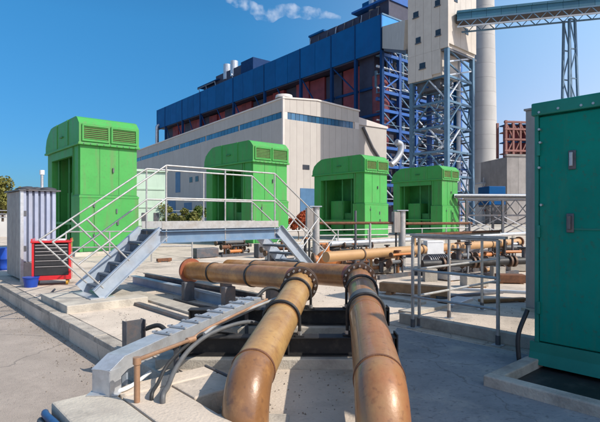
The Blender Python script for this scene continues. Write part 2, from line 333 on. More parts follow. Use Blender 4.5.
# annex at the right of the gable, lower
part('annex_wall', 'cream', hall, HW+.05, AW, 1.2, 60, 0, HH-2.4)
MB().prism([(HW+.05, HH-2.4), (AW+.2, HH-2.4), (AW+.2, HH-2.0), (HW+.05, HH-.9)], 'y', 1.0, 60).obj('annex_roof', 'cream_trim', hall)
pj = P(391, 140, 1); 
MB().tube(spline([(AW+.6, .6, HH-9.5), (AW+1.8, .5, HH-8.6), (AW+3.0, .4, HH-7.0), (AW+3.2, .4, HH-5.4), (AW+2.0, .5, HH-4.9)], 6), .62, 12).obj('roof_duct', 'silver', hall)
MB().tube([(AW-6.5, .95, HH-2.8), (AW-4, .95, HH-6.5), (AW-.2, .95, HH-10.5)], .28, 8).obj('downpipe', 'steel_dark', hall)
# doors and vents low on the long side
for px, wd, z0, z1, m_, nm in [(150, 5.5, 0, 5.2, 'blue_door', 'roller_door'), (172, 5, 0, 5.6, 'blue_door', 'roller_door'), (188, 4.5, 0, 4.6, 'blue_door', 'roller_door'),
                           (191, 1.6, 9.2, 10.4, 'window_dark', 'wall_vent'), (197, 1.6, 9.2, 10.4, 'window_dark', 'wall_vent'), (178, 3.0, 7.2, 12.2, 'blue_door', 'shutter'), (216, 5.5, 0, 5, 'blue_door', 'roller_door')]:
    t = along(HC, hB, px); part(nm, m_, hall, -.07, .1, t-wd/2, t+wd/2, z0, z1)
for px in (303, 306):
    t = along(HC, hb, px)
    part('wall_vent', 'window_dark', hall, t-.7, t+.7, -.06, .1, 9.4, 10.2) if px == 306 else part('roller_door', 'blue_door', hall, t-.6, t+3.0, -.07, .1, 0, 6.2)

# ---- boiler house
BA = R(39); ba = Vector((math.cos(BA), math.sin(BA), 0)); bB = Vector((-ba.y, ba.x, 0))
BC = P(381, 216, 115); BC.z = 0
BLEN = along(BC, bB, 157); BT = 1.5 + (216-14)/F*115; BM = 1.5 + (216-50)/F*115
boil = thing('boiler_house', BC, BA, 'tall dark blue boiler house with red casings behind open columns', 'building')
BWD = 34
ends = [along(BC, bB, q) for q in (381, 355, 331, 300, 264, 233, 200, 182, 165, 157)]
ys = []
for a_, b_ in zip(ends[:-1], ends[1:]):
    k = max(1, round((b_-a_)/6.0))
    for q in range(k): ys.append((a_ + (b_-a_)*q/k, a_ + (b_-a_)*(q+1)/k))
for a_, b_ in ys:
    part('cladding_panel', 'boiler_blue', boil, 0, .4, a_, b_-.12, BM, BT)
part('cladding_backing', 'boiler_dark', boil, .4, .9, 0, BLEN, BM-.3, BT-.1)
for j, q in enumerate(ends):
    part('column', 'steel_navy', boil, -.05, .75, q-.35, q+.35, 0, BM-.02)
    part('cover_strip', 'steel_navy', boil, -.12, .0, q-.14, q+.14, BM, BT)
for j, (a_, b_) in enumerate(ys):
    # recessed casings behind the columns
    m_ = 'boiler_red' if (j % 3 != 2) else 'boiler_dark'
    zt = BM - random.uniform(.05, .6)
    if a_ > 5: part('casing', m_, boil, 3.2 + random.uniform(0, 1.5), 9, a_+.15, b_-.1, 6, zt)
    part('floor_beam', 'steel_navy', boil, 1.2, 1.7, a_+.3, b_-.4, BM-8.3, BM-7.7)
    part('floor_beam', 'steel_navy', boil, .2, .7, a_+.3, b_-.4, BM-15.4, BM-14.8)
    if j % 2: MB().bar((.45, a_+.4, BM-8), (.45, b_-.4, BM-.3), .3, .3).obj('brace', 'steel_navy', boil)
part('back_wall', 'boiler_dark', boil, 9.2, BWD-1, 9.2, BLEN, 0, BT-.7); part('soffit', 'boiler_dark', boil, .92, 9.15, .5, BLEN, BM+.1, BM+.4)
part('roof', 'boiler_blue', boil, .4, BWD, .45, BLEN, BT-.6, BT-.08)
# the end with open steel (local -y side)
part('end_cladding', mat('sunlit_blue_cladding', (.03, .26, .62), (.022, .20, .5), .45, scale=.3, bump=.03), boil, .42, BWD, 0, .4, BT-4.2, BT-.02)  # brighter copy of the blue cladding, sunlight put into its colour
part('end_coping', 'steel_lblue', boil, .3, BWD, -.15, .35, BT+.0, BT+.35)
for i in range(6):
    x = .3 + i*(BWD-.6)/5
    if i: part('column', 'steel_blue', boil, x-.45, x+.45, -.2, .7, 0, BT-4.3)
    for yy in (5.5,):
        if i: part('column', 'steel_blue', boil, x-.4, x+.4, yy-.4, yy+.4, 0, BT-4.3)
rnd = random.Random(3)
lev = [4.5*k for k in range(1, 10)]
for z in lev:
    part('floor_beam', 'steel_blue', boil, .6, BWD, -.1, .55, z-.35, z+.35)
    part('walkway', 'steel_lblue', boil, .6, BWD-1, .6, 2.2, z-.08, z+.06)
    for i in range(5):
        x0 = .3 + i*(BWD-.6)/5; x1 = x0 + (BWD-.6)/5
        s = rnd.choice((0, 1, 1))
        if s: MB().bar((x0, .2, z), (x1, .2, z+4.5) if rnd.random() < .5 else (x0+.01, .2, z+4.5), .35, .35).obj('brace', rnd.choice(('steel_blue', 'steel_lblue')), boil)
        MB().bar((x1, .2, z), (x0, .2, z+4.5), .28, .28).obj('brace', rnd.choice(('steel_blue', 'steel_lblue', 'steel_white')), boil)
        MB().tube([(x0+.3, -.3, z+1.1), (x1-.3, -.3, z+1.1)], .10, 6).obj('handrail', rnd.choice(('steel_white', 'steel_lblue')), boil)
        if rnd.random() < .7:
            r_ = rnd.uniform(.3, .8); xx = rnd.uniform(x0+1, x1-1)
            MB().tube([(xx, 2.4, z), (xx, 2.4, z+4.4)], r_, 10).obj('riser_pipe', rnd.choice(('steel_blue', 'steel_white', 'silver', 'steel_lblue')), boil)
        if rnd.random() < .6:
            zz = z + rnd.uniform(.8, 3.5)
            MB().tube([(x0, 1.6, zz), (x1, 1.6, zz)], rnd.uniform(.2, .5), 10).obj('cross_pipe', rnd.choice(('steel_blue', 'steel_white', 'silver')), boil)
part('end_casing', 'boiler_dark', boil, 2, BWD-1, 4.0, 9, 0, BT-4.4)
for k in range(70):
    x = rnd.uniform(1, BWD-3); z = rnd.uniform(3, BT-8); y = rnd.uniform(.4, 3.6); m_ = rnd.choice(('steel_blue', 'steel_navy', 'steel_blue', 'steel_lblue', 'steel_white', 'silver'))
    if k % 3: MB().tube([(x, y, z), (x + rnd.uniform(2, 7), y, z)], rnd.uniform(.12, .38), 8).obj('cross_pipe', m_, boil)
    else: MB().tube([(x, y, z), (x, y, z + rnd.uniform(3, 9))], rnd.uniform(.15, .5), 8).obj('riser_pipe', m_, boil)
MB().tube([(3.2, 2.8, 18), (3.2, 2.8, 24), (3.0, 2.8, 36)], [1.7, 2.1, 2.1], 16).obj('red_vessel', 'boiler_red', boil)
# rooftop plant
def roofbox(nm, m_, px0, px1, x0, x1, z0, z1):
    a_, b_ = sorted((along(BC, bB, px0), along(BC, bB, px1)))
    return part(nm, m_, boil, x0, x1, a_, b_, BT+z0, BT+z1)
for (a_, b_, x0, h_) in [(303, 330, 2.5, 3.3), (330, 352, 2.8, 3.4), (352, 371, 3.0, 3.6), (371, 380, 3.2, 4.5)]:
    roofbox('penthouse', 'boiler_dark', a_, b_, x0, 20, -.05, h_)
roofbox('penthouse_roof', 'boiler_blue', 303, 318, 2.0, 18, 3.32, 3.8)
roofbox('penthouse_roof', 'steel_blue', 345, 380, 2.3, 20, 4.52, 5.0)
roofbox('upper_house', 'boiler_blue', 346, 371, 6, 18, 3.5, 8.2); roofbox('upper_house', 'steel_blue', 372, 381, 3.5, 22, 4.4, 10.5)
for q in range(9):
    yy = along(BC, bB, 305 + q*8.5)
    MB().bar((1.6, yy, BT-.1), (2.6, yy+.5, BT+3.2), .18, .18).obj('vent_prop', 'silver' if q in (0, 3, 6) else 'steel_dark', boil)
for q in (359, 366):
    yy = along(BC, bB, q); MB().tube([(5, yy, BT+3), (5, yy, BT+9.5)], 1.0, 14).obj('roof_stack', 'silver', boil)
roofbox('roof_plant', 'boiler_dark', 197, 210, 3, 12, -.05, 2.2); roofbox('roof_plant', 'boiler_dark', 210, 236, 2.5, 12, -.05, 4.6); roofbox('roof_plant', 'steel_navy', 236, 248, 2, 10, -.05, 5.2); roofbox('plant_roof', 'steel_navy', 194, 214, 1.5, 12, 2.6, 3.0)
roofbox('roof_rail', 'steel_dark', 195, 212, 1.0, 1.3, 1.9, 2.3)
for q in (219, 226):
    yy = along(BC, bB, q); MB().tube([(3.4, yy, BT+2), (3.4, yy, BT+7.6)], 1.4, 14).obj('roof_stack', 'silver', boil)
for q in (197, 204, 213, 230):
    yy = along(BC, bB, q); MB().bar((1.2, yy, BT-.1), (1.2, yy+.8, BT+2.2), .2, .2).obj('vent_prop', 'silver', boil)
MB().tube(spline([(-.9, BLEN-2, 20), (-.9, BLEN-2, BM-2), (-.6, BLEN-2, BM+1), (.6, BLEN-2, BM+1.6)], 5), .7, 10).obj('riser_pipe', 'silver', boil)

# ---- transfer tower on a braced steel frame
TC = P(447, 216, 75); TC.z = 0
ta = Vector((math.cos(TH), math.sin(TH), 0))
TWX = along(TC, A, 472); TWY = along(TC, B, 412)
tow = thing('transfer_tower', TC, TH, 'beige conveyor transfer tower on blue braced steel legs', 'tower')
zU = 1.5 + (216-48)/F*75; zL0 = 1.5 + (216-84)/F*80; zTop = 42
# upper house, cladding in strips
n = 5
for i in range(n):
    a_ = -.5 + i*(TWY+1.0)/n; part('cladding_panel', 'beige', tow, -.5, -.2, a_, a_+(TWY+1.0)/n-.04, zU, zTop)
    a_ = -.2 + i*(TWX+.7)/n; part('cladding_panel', 'beige', tow, a_, a_+(TWX+.7)/n-.04, -.5, -.2, zU+.6, zTop)
part('core', 'beige', tow, -.18, TWX+.5, -.18, TWY+.5, zU+.1, zTop-.2)
part('roof', 'steel_blue', tow, -.7, TWX+.7, -.7, TWY+.7, zTop, zTop+.4)
# hanging lower house towards the far left corner
for i in range(4):
    a_ = .9 + i*(TWY-.4)/4; part('lower_panel', 'beige', tow, -.5, -.2, a_, a_+(TWY-.4)/4-.04, zL0 + (.5 if i < 1 else 0), zU-.02)
part('lower_house', 'beige', tow, -.18, TWX*.62, .9, TWY+.5, zL0+.1, zU)
part('hopper', 'steel_dark', tow, .6, TWX*.5, 1.6, TWY-.6, zL0-1.6, zL0+.08)
for (yy, z, w_, h_, m_) in [(2.4, zU+9.2, 1.4, 4.2, 'boiler_blue'), (4.9, zU+6.3, 1.0, .9, 'window_dark'), (.9, zU+6.9, .9, .9, 'window_dark'), (.8, zU+2.2, .9, .9, 'window_dark'), (4.5, zU+2.0, .9, .9, 'window_dark'), (3.6, zL0+1.9, 1.1, .9, 'window_dark')]:
    f_ = part('window', m_, tow, -.56, -.45, yy, yy+w_, z, z+h_); part('sill', 'steel_dark', f_, -.68, -.5, yy-.1, yy+w_+.1, z-.16, z-.02)
for (xx, z) in [(1.2, zU+7.5), (4.5, zU+3.2)]: part('window', 'window_dark', tow, xx, xx+1.0, -.56, -.45, z, z+1.0)
cs = [(0, 0), (TWX, 0), (0, TWY), (TWX, TWY)]
for (x, y) in cs: part('column', 'steel_lblue', tow, x-.32, x+.32, y-.32, y+.32, 0, zU if (x, y) != (0, TWY) else zL0)
nl = 6
for s_i in range(nl):
    z0 = s_i*zL0/nl; z1 = (s_i+1)*zL0/nl
    for (p, q) in [((0, 0), (0, TWY)), ((0, 0), (TWX, 0)), ((TWX, 0), (TWX, TWY)), ((0, TWY), (TWX, TWY))]:
        MB().bar((*p, z1), (*q, z1), .28, .34).obj('beam', 'steel_lblue', tow)
        mid = ((p[0]+q[0])/2, (p[1]+q[1])/2)
        MB().bar((*p, z0+.1), (*mid, z1-.1), .2, .2).obj('brace', 'steel_white' if s_i % 2 else 'steel_lblue', tow)
        MB().bar((*q, z0+.1), (*mid, z1-.1), .2, .2).obj('brace', 'steel_lblue', tow)
    if s_i < nl-1:
        part('landing', 'steel_white', tow, .8, TWX-.8, TWY*.5, TWY-.6, z1+.1, z1+.22)
        MB().tube([(.8, TWY*.5, z1+1.2), (TWX-.8, TWY*.5, z1+1.2)], .06, 6).obj('handrail', 'steel_white', tow)
        MB().bar((.9, TWY*.35, z0+.3) , (TWX-.9, TWY*.35, z1+.1), .7, .14).obj('stair_flight', 'steel_white', tow)
        MB().tube([(.9, TWY*.25, z0+1.3), (TWX-.9, TWY*.25, z1+1.2)], .06, 6).obj('handrail', 'steel_white', tow)
rt_ = random.Random(11)
for k in range(110):
    z = rt_.uniform(1, zL0-1); x = rt_.uniform(.3, TWX-.3); y = rt_.uniform(.4, TWY-.3)
    if k % 3 == 0: MB().bar((.1, y, z), (TWX-.1, y, z), .14, .18).obj('inner_beam', rt_.choice(('steel_blue', 'steel_lblue', 'steel_white')), tow)
    elif k % 3 == 1: MB().bar((x, .1, z), (x, TWY-.1, z), .14, .18).obj('inner_beam', rt_.choice(('steel_blue', 'steel_lblue', 'steel_dark')), tow)
    else: MB().bar((x, y, z), (min(TWX, x+2.2), y, min(zL0, z+3.4)), .14, .14).obj('inner_brace', rt_.choice(('steel_blue', 'steel_white', 'steel_lblue')), tow)
for s_i in range(2):
    z0 = zL0 + s_i*(zU-zL0)/2; z1 = zL0 + (s_i+1)*(zU-zL0)/2
    MB().bar((0, 0, z0), (TWX, 0, z1), .22, .22).obj('brace', 'steel_white', tow); MB().bar((TWX, 0, z0), (0, 0, z1), .22, .22).obj('brace', 'steel_lblue', tow)
for (x, y, r_, m_) in [(TWX*.72, 1.2, .35, 'steel_white'), (TWX*.85, 2.2, .5, 'boiler_blue'), (1.6, 1.0, .25, 'steel_white'), (TWX*.4, TWY*.8, .45, 'steel_blue')]:
    MB().tube([(x, y, 0), (x, y, zU-.1)], r_, 10).obj('riser_pipe', m_, tow)
part('floor_slab', 'steel_dark', tow, -.3, TWX+1.0, -.3, .9, zU-.35, zU-.05)
# beige gallery joining boiler house and tower
g0 = P(389, 37.5, 118); g1 = P(416, 35, 83)
gal = thing('beige_gallery', g0, 0, 'short beige enclosed bridge between boiler house and transfer tower', 'gallery')
d_ = (g1 - g0); 
MB().bar((0, 0, 0), d_, 4, 4.9).obj('cladding', 'beige', gal)
MB().bar((0, 0, -2.9), d_ + Vector((0, 0, -2.9)), 3.4, .7).obj('floor_girder', 'steel_dark', gal)

# ---- conveyor gallery and its trestle
c0 = P(456, 19, 76); c1 = P(640, 0, 71)
conv = thing('conveyor_gallery', c0, 0, 'blue roofed conveyor gallery running high from tower to the right', 'conveyor')
dv = c1 - c0; L_ = dv.length; du = dv.normalized(); nrm = du.cross(Vector((0, 0, 1))).normalized()
nseg = 12
for i in range(nseg):
    p, q = dv*(i/nseg), dv*((i+1)/nseg) - du*.04
    MB().bar(p + Vector((0, 0, .55)), q + Vector((0, 0, .55)), 2.9, .35).obj('roof_sheet', 'conveyor', conv)
    MB().bar(p - nrm*-1.25, q - nrm*-1.25, .08, 1.2).obj('side_sheet', 'conveyor', conv)
    MB().bar(p - nrm*1.25, q - nrm*1.25, .08, 1.2).obj('side_sheet', 'conveyor', conv)
MB().bar(Vector((0, 0, -.75)), dv + Vector((0, 0, -.75)), 2.4, .18).obj('belt_floor', 'conveyor_in', conv)
for sd in (-1.2, 1.2):
    o_ = nrm*sd
    MB().bar(o_ + Vector((0, 0, -1.75)), dv + o_ + Vector((0, 0, -1.75)), .2, .22).obj('chord', 'steel_white' if sd > 0 else 'steel_lblue', conv)
    MB().bar(o_ + Vector((0, 0, -.7)), dv + o_ + Vector((0, 0, -.7)), .2, .22).obj('chord', 'steel_lblue', conv)
    n = 26
    for i in range(n):
        a_ = dv*(i/n); b_ = dv*((i+1)/n)
        MB().bar(a_ + o_ + Vector((0, 0, -.7 if i % 2 else -1.75)), b_ + o_ + Vector((0, 0, -1.75 if i % 2 else -.7)), .11, .11).obj('web_member', 'steel_lblue', conv)
tp = P(569, 17, 73.2); 
tre = thing('conveyor_trestle', (tp.x, tp.y, 0), R(20), 'tall pale blue trestle carrying the conveyor above the green cabinet', 'trestle')
zt = P(569, 20.5, 73.2).z
for sx, bx_ in ((-.5, -.95), (.6, 2.0)):
    for sy in (-.5, .5): MB().bar((bx_, sy*1.4, 0), (sx, sy, zt), .3, .3).obj('leg', 'steel_lblue', tre)
n = 7
for i in range(n):
    z0 = zt*i/n; z1 = zt*(i+1)/n; xa = lambda z: -.95+(.45)*z/zt; xb = lambda z: 2.0-1.4*z/zt
    for sy in (-.55, .55):
        MB().bar((xa(z1), sy, z1), (xb(z1), sy, z1), .16, .18).obj('strut', 'steel_lblue', tre)
        MB().bar((xa(z0) if i % 2 else xb(z0), sy, z0), (xb(z1) if i % 2 else xa(z1), sy, z1), .14, .14).obj('brace', 'steel_lblue', tre)

# ---- chimney
ch = P(483, 216, 150); ch.z = 0
chim = thing('chimney', ch, 0, 'tall pale grey concrete chimney behind the transfer tower', 'chimney')
prev = None
for i in range(22):
    z0 = i*4.4; r0 = 4.55 - .018*z0; r1 = 4.55 - .018*(z0+4.3)
    MB().tube([(0, 0, z0), (0, 0, z0+4.36)], [r0, r1], 40).obj('shaft_ring', 'chimney', chim)
MB().tube([(0, 0, 0), (0, 0, 96.6)], [4.42, 2.75], 32).obj('liner', 'chimney', chim)

# ---- right background: concrete block with red steel, low sheds
q0 = P(507, 216, 92); q0.z = 0
cb = thing('concrete_block_building', q0, R(8), 'grey concrete plant block with red steelwork on top, beside green cabinet', 'building')
zc = 1.5 + (216-156)/F*92; zr = 1.5+(216-119)/F*92
for i in range(5): part('wall_panel', 'grey_conc', cb, i*2.4, i*2.4+2.36, 0, .4, 0, zc)
part('core', 'grey_conc', cb, .1, 11.9, .4, 10, 0, zc-.15); part('parapet', 'grey_conc', cb, -.2, 12.2, -.2, .6, zc, zc+.35)
for i in range(5):
    x = .5 + i*1.5
    part('red_post', 'red_steel', cb, x-.2, x+.2, 1, 1.4, zc, zr-.1*i)
    part('red_post', 'red_steel', cb, x-.2, x+.2, 4, 4.4, zc, zr-.3*i)
    if i: MB().bar((x-1.5, 1.2, zc+.3), (x, 1.2, zc+3.2), .22, .22).obj('red_brace', 'red_steel', cb)
    if i: MB().bar((x, 1.2, zc+3.6), (x-1.5, 1.2, zr-.4), .22, .22).obj('red_brace', 'red_steel', cb)
for k, z in enumerate((zc+1.2, zc+3.4, zc+5.4, zr-.3)):
    part('red_beam', 'red_steel', cb, .2, 7, .95, 1.45, z-.18, z+.18)
    part('platform', 'boiler_blue' if k % 2 else 'red_steel', cb, .8, 6.4, 1.5, 4, z-.5, z-.3)
for x in (1.4, 3.2, 5.2): MB().tube([(x, 2.4, zc), (x, 2.4, zr-.8)], .55, 10).obj('red_vessel', 'boiler_red', cb)
sh = P(481, 216, 100); sh.z = 0
s1 = thing('service_shed', sh, R(6), 'small pale service shed with red stripe below the chimney', 'shed')
part('wall', 'offwhite', s1, 0, 4.8, 0, 6, 0, 8.2); part('roof', 'steel_white', s1, -.2, 5, -.2, 6.2, 8.2, 8.5)
for i in range(4): part('red_rail', 'red_steel', s1, .3, 3.2, -.25, -.05, 2.5+i*1.6, 2.9+i*1.6)
for i in range(4): part('frame_post', 'steel_white', s1, .3+i*.95, .45+i*.95, -.45, -.3, 0, 9.5)
s2o = P(489, 216, 82); s2o.z = 0
s2 = thing('dark_blue_container', s2o, R(6), 'small dark blue site container beneath the grey concrete block', 'container')
part('body', 'boiler_blue', s2, 0, 3.0, 0, 4, 3.4, 6.6, bev=.1); part('skid', 'steel_dark', s2, .1, 2.9, .1, 3.9, 3.1, 3.4)
for x in (.2, 2.6): part('leg', 'steel_dark', s2, x, x+.2, .2, .4, 0, 3.1)

# ---- lattice pipe bridge in the right middle distance
po = P(464, 216, 36); po.z = 0
pb_ = thing('pipe_bridge', po, R(4), 'low grey lattice pipe bridge crossing behind the guard rail', 'pipe bridge')
LB = 9.0
for yy in (0, 1.6):
    for z in (1.55, 2.75): MB().bar((0, yy, z), (LB, yy, z), .11, .13).obj('chord', 'steel_dark', pb_)
    for i in range(9):
        MB().bar((i, yy, 1.55 if i % 2 else 2.75), (i+1, yy, 2.75 if i % 2 else 1.55), .06, .06).obj('web_member', 'steel_dark', pb_)
    for x in (.2, 3, 6, 8.8):
        MB().bar((x, yy, 0), (x, yy, 2.7), .16, .16).obj('leg', 'steel_dark', pb_)
        if x < 8: MB().bar((x, yy, 0.1), (x+2.8, yy, 1.5), .07, .07).obj('brace', 'steel_dark', pb_); MB().bar((x+2.8, yy, .1), (x, yy, 1.5), .07, .07).obj('brace', 'galv', pb_)
for k, (yy, r_, m_) in enumerate([(.35, .10, 'steel_dark'), (.75, .18, 'silver'), (1.2, .12, 'steel_dark')]): MB().tube([(-.5, yy, 2.95+r_*.4), (LB+2, yy, 2.95+r_*.4)], r_, 10).obj('service_pipe', m_, pb_)

# ================================================================== GREEN INTAKE UNITS
W_, L4, H_ = 2.2, 4.5, 5.3
def build_unit():
    u = thing('filter_house', (0, 0, 0), TH, 'x', 'filter house', 'green filter houses in a row')
    part('plinth', 'concrete2', u, -.25, W_+.25, -.25, L4+.25, -.1, .14)
    # lower and upper casings, each corner its own panel; a deep recess on the shaded side
    part('lower_panel', 'green', u, -.04, W_+.05, -.06, .95, .14, 2.28, bev=.02)
    part('upper_panel', 'green', u, .0, W_, .0, .9, 2.30, 4.2, bev=.02)
    part('end_panel', 'green', u, .0, W_, 3.85, L4, .14, 4.2, bev=.02)
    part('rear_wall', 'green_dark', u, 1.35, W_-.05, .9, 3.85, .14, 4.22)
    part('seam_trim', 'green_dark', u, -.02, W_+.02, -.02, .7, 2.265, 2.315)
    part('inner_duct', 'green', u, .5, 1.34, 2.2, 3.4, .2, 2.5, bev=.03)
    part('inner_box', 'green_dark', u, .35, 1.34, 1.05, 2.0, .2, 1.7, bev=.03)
    part('sill', 'green', u, .02, 1.34, .96, 3.84, .14, .42)
    for y in (1.25, 2.05, 3.55): MB().tube([(.22, y, .4), (.22, y, 4.2)], .05, 8).obj('conduit', 'green_dark', u)
    part('cross_rail', 'green', u, .1, .2, .92, 3.83, 1.15, 1.25)
    prof = [(-.08, 4.26), (-.08, 5.0), (.16, 5.24), (.3, H_), (3.35, H_), (3.75, H_-.03), (4.15, 5.08), (4.45, 4.86), (L4+.1, 4.55), (L4+.12, 4.26)]
    hd = MB(); hd.prism(prof, 'x', -.06, W_+.05); hood = hd.obj('hood', 'green', u)
    part('hood_skirt', 'green', u, -.10, W_+.08, -.12, L4+.16, 4.19, 4.28, bev=.015)
    part('lintel', 'green', u, -.02, .12, .9, 3.86, 3.86, 4.18)
    part('hood_rib', 'green', u, -.09, -.06, 1.25, 1.32, 4.29, 5.3); part('hood_rib', 'green', u, -.09, -.06, 2.75, 2.82, 4.29, 5.3)
    for k in range(9): MB().tube([(.1+k*.25, -.135, 4.235), (.1+k*.25, -.11, 4.235)], .022, 6).obj('bolt', 'steel_dark', u)
    for x in (.72, 1.46): part('panel_seam', 'green_dark', u, x, x+.012, -.012, .02, 2.34, 4.17)
    for z in (.75, 1.9): part('hinge', 'steel_dark', u, .46, .52, -.1, -.06, z-.06, z+.06)
    part('drip_edge', 'green', u, -.05, W_+.06, -.075, -.03, 2.2, 2.27)
    part('stiffener', 'green', u, -.035, .0, .1, .16, 2.32, 4.17); part('stiffener', 'green', u, -.035, .0, .74, .8, 2.32, 4.17)
    for x0, x1 in ((.04, 1.06), (1.12, 2.16)):
        fr = MB(); z0, z1, y0 = 4.33, 4.97, -.135
        for a in ((x0, x1, y0, -.07, z0, z0+.07), (x0, x1, y0, -.07, z1-.07, z1), (x0, x0+.06, y0, -.07, z0+.07, z1-.07), (x1-.06, x1, y0, -.07, z0+.07, z1-.07)): fr.box(*a)
        g = fr.obj('louvre_frame', 'green', u)
        part('filter', 'louvre_dark', g, x0+.05, x1-.05, -.095, -.075, z0+.06, z1-.06)
        sl = MB()
        for k in range(7):
            z = z0+.1+k*.073; sl.bar((x0+.06, -.11, z), (x1-.06, -.11, z), .035, .012, up=Vector((0, -.6, .8)))
        sl.obj('louvre_blades', 'louvre_green', g)
    MB().box(W_*.55, W_*.55+.05, -.06, -.0, 3.2, 3.38).obj('latch', 'steel_dark', u)
    MB().box(W_*.6, W_*.6+.05, -.12, -.06, 1.6, 1.78).obj('latch', 'steel_dark', u)
    d = part('access_door', 'green', u, .5, 1.5, -.085, -.06, .35, 2.1, bev=.008); part('door_handle', 'steel_dark', d, 1.35, 1.42, -.13, -.085, 1.15, 1.3)
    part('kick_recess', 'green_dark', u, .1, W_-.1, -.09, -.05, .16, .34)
    for z in (4.7,): MB().tube([(-.1, 1.9, z), (-.1, 2.3, z)], .03, 6).obj('grab_handle', 'green_dark', u)
    return u
unit = build_unit()
spots = []
for (px, top) in ((80, 115), (253, 139.5), (364.5, 154), (442, 165)):
    Y = (H_-1.5)*F/(216-top); spots.append(((px-CX)/F*Y, Y, 0))
labs = ['largest green filter house, behind the grey corrugated cabinet at the left', 'green filter house standing behind the metal walkover stairs',
        'green filter house in front of the cream hall, third along the row', 'smallest and farthest green filter house, in front of the steel tower']
for i, (s_, l_) in enumerate(zip(spots, labs)):
    u = unit if i == 0 else copy_tree(unit)
    u.location = s_; u['label'] = l_
    if i > 1:                                      # the two farther houses have browner filter media
        for g in u.children:
            for f in g.children:
                if f.name.startswith('filter'): f.material_slots[0].link = 'OBJECT'; f.material_slots[0].material = M['rust']
MB().tube([(-9.35, 17.4, 0), (-9.35, 17.4, 3.0)], .05, 8).obj('lamp_post', 'galv')
lp = bpy.data.objects['lamp_post']; tag(lp, 'thin grey pole standing before the largest green filter house', 'pole')
MB().tube([(0, 0, 3.0), (0, 0, 3.16)], .085, 10).obj('pole_cap', 'white_plastic', lp, (-9.35, 17.4, 0))
# ---- mint equipment box behind, between first and second unit
mo = P(133, 216, 29); mo.z = 0
mb = thing('mint_equipment_box', mo, R(20), 'pale mint equipment enclosure between the first two green filter houses', 'enclosure')
part('body', 'mint', mb, 0, 1.9, 0, 2.5, .15, 4.2, bev=.04); part('base', 'concrete2', mb, -.1, 2, -.1, 2.6, -.1, .15); part('roof', 'mint', mb, -.12, 2.02, -.12, 2.62, 4.2, 4.34)
for z in (.9, 2.0, 3.1): part('panel_rib', 'mint', mb, .05, 1.85, -.04, 0, z, z+.08)
for x in (.5, 1.2): part('louvre', 'steel_dark', mb, x, x+.3, -.03, 0, 1.2, 1.7)

# ================================================================== WALKOVER STAIR
ST = G(96, 299, .12); ST.z = 0
wk = thing('walkover_stairs', ST, TH, 'galvanised walkover stairs and platform bridging the brown pipes', 'stairs')
SX = along(ST, A, 160); DX = SX + along(ST + A*SX, A, 279)
topY = (ST + A*SX).y; DZ = 1.5 - (231-216)/F*topY
PADZ = .12; WY = .85
def channel(p0, p1, depth, fl, y, inward, name, m_):
    b = MB(); p0, p1 = Vector(p0), Vector(p1)
    d = (p1-p0).normalized(); up = Vector((-d.z, 0, d.x))
    b.bar(p0, p1, .012, depth, up=up)
    for s in (-1, 1):
        o_ = up*s*(depth/2-.006) + Vector((0, -fl/2*inward, 0)); b.bar(p0+o_, p1+o_, fl, .014, up=up)
    return b.obj(name, m_, wk)
dz = DZ - PADZ; rise = SX
for y, inw in ((0, 1), (WY, -1)):
    channel((0.02, y, PADZ+.06), (SX+.05, y, DZ-.02), .24, .07, y, inw, 'stringer', 'stringer')
    channel((SX, y, DZ-.11), (DX, y, DZ-.11), .22, .08, y, inw, 'deck_beam', 'deck_beam')
    channel((DX-.03, y, DZ-.02), (DX+SX, y, .1), .24, .07, y, inw, 'stringer', 'stringer')
nst = 5
for k in range(nst):
    z = PADZ + dz*(k+1)/(nst+1) - .02; x = SX*(k+.75)/(nst+1)
    part('tread', 'tread', wk, x-.02, x+.24, .02, WY-.02, z-.04, z, bev=.004)
    part('tread', 'tread', wk, DX + SX - x - .24, DX + SX - x + .02, .02, WY-.02, z-.04, z, bev=.004)
    part('riser', 'tread', wk, x+.2, x+.215, .03, WY-.03, z-.005, z+dz/(nst+1)*.7)
for k in range(4):
    x0 = SX + .02 + k*(DX-SX-.02)/4; part('deck_plate', 'tread', wk, x0, x0+(DX-SX-.02)/4-.012, .02, WY-.02, DZ-.015, DZ+.02)
part('foot_plate', 'galv', wk, -.1, .3, -.05, WY+.05, PADZ+.002, PADZ+.02); part('foot_plate', 'galv', wk, DX+SX-.3, DX+SX+.1, -.05, WY+.05, 0.002, .02)
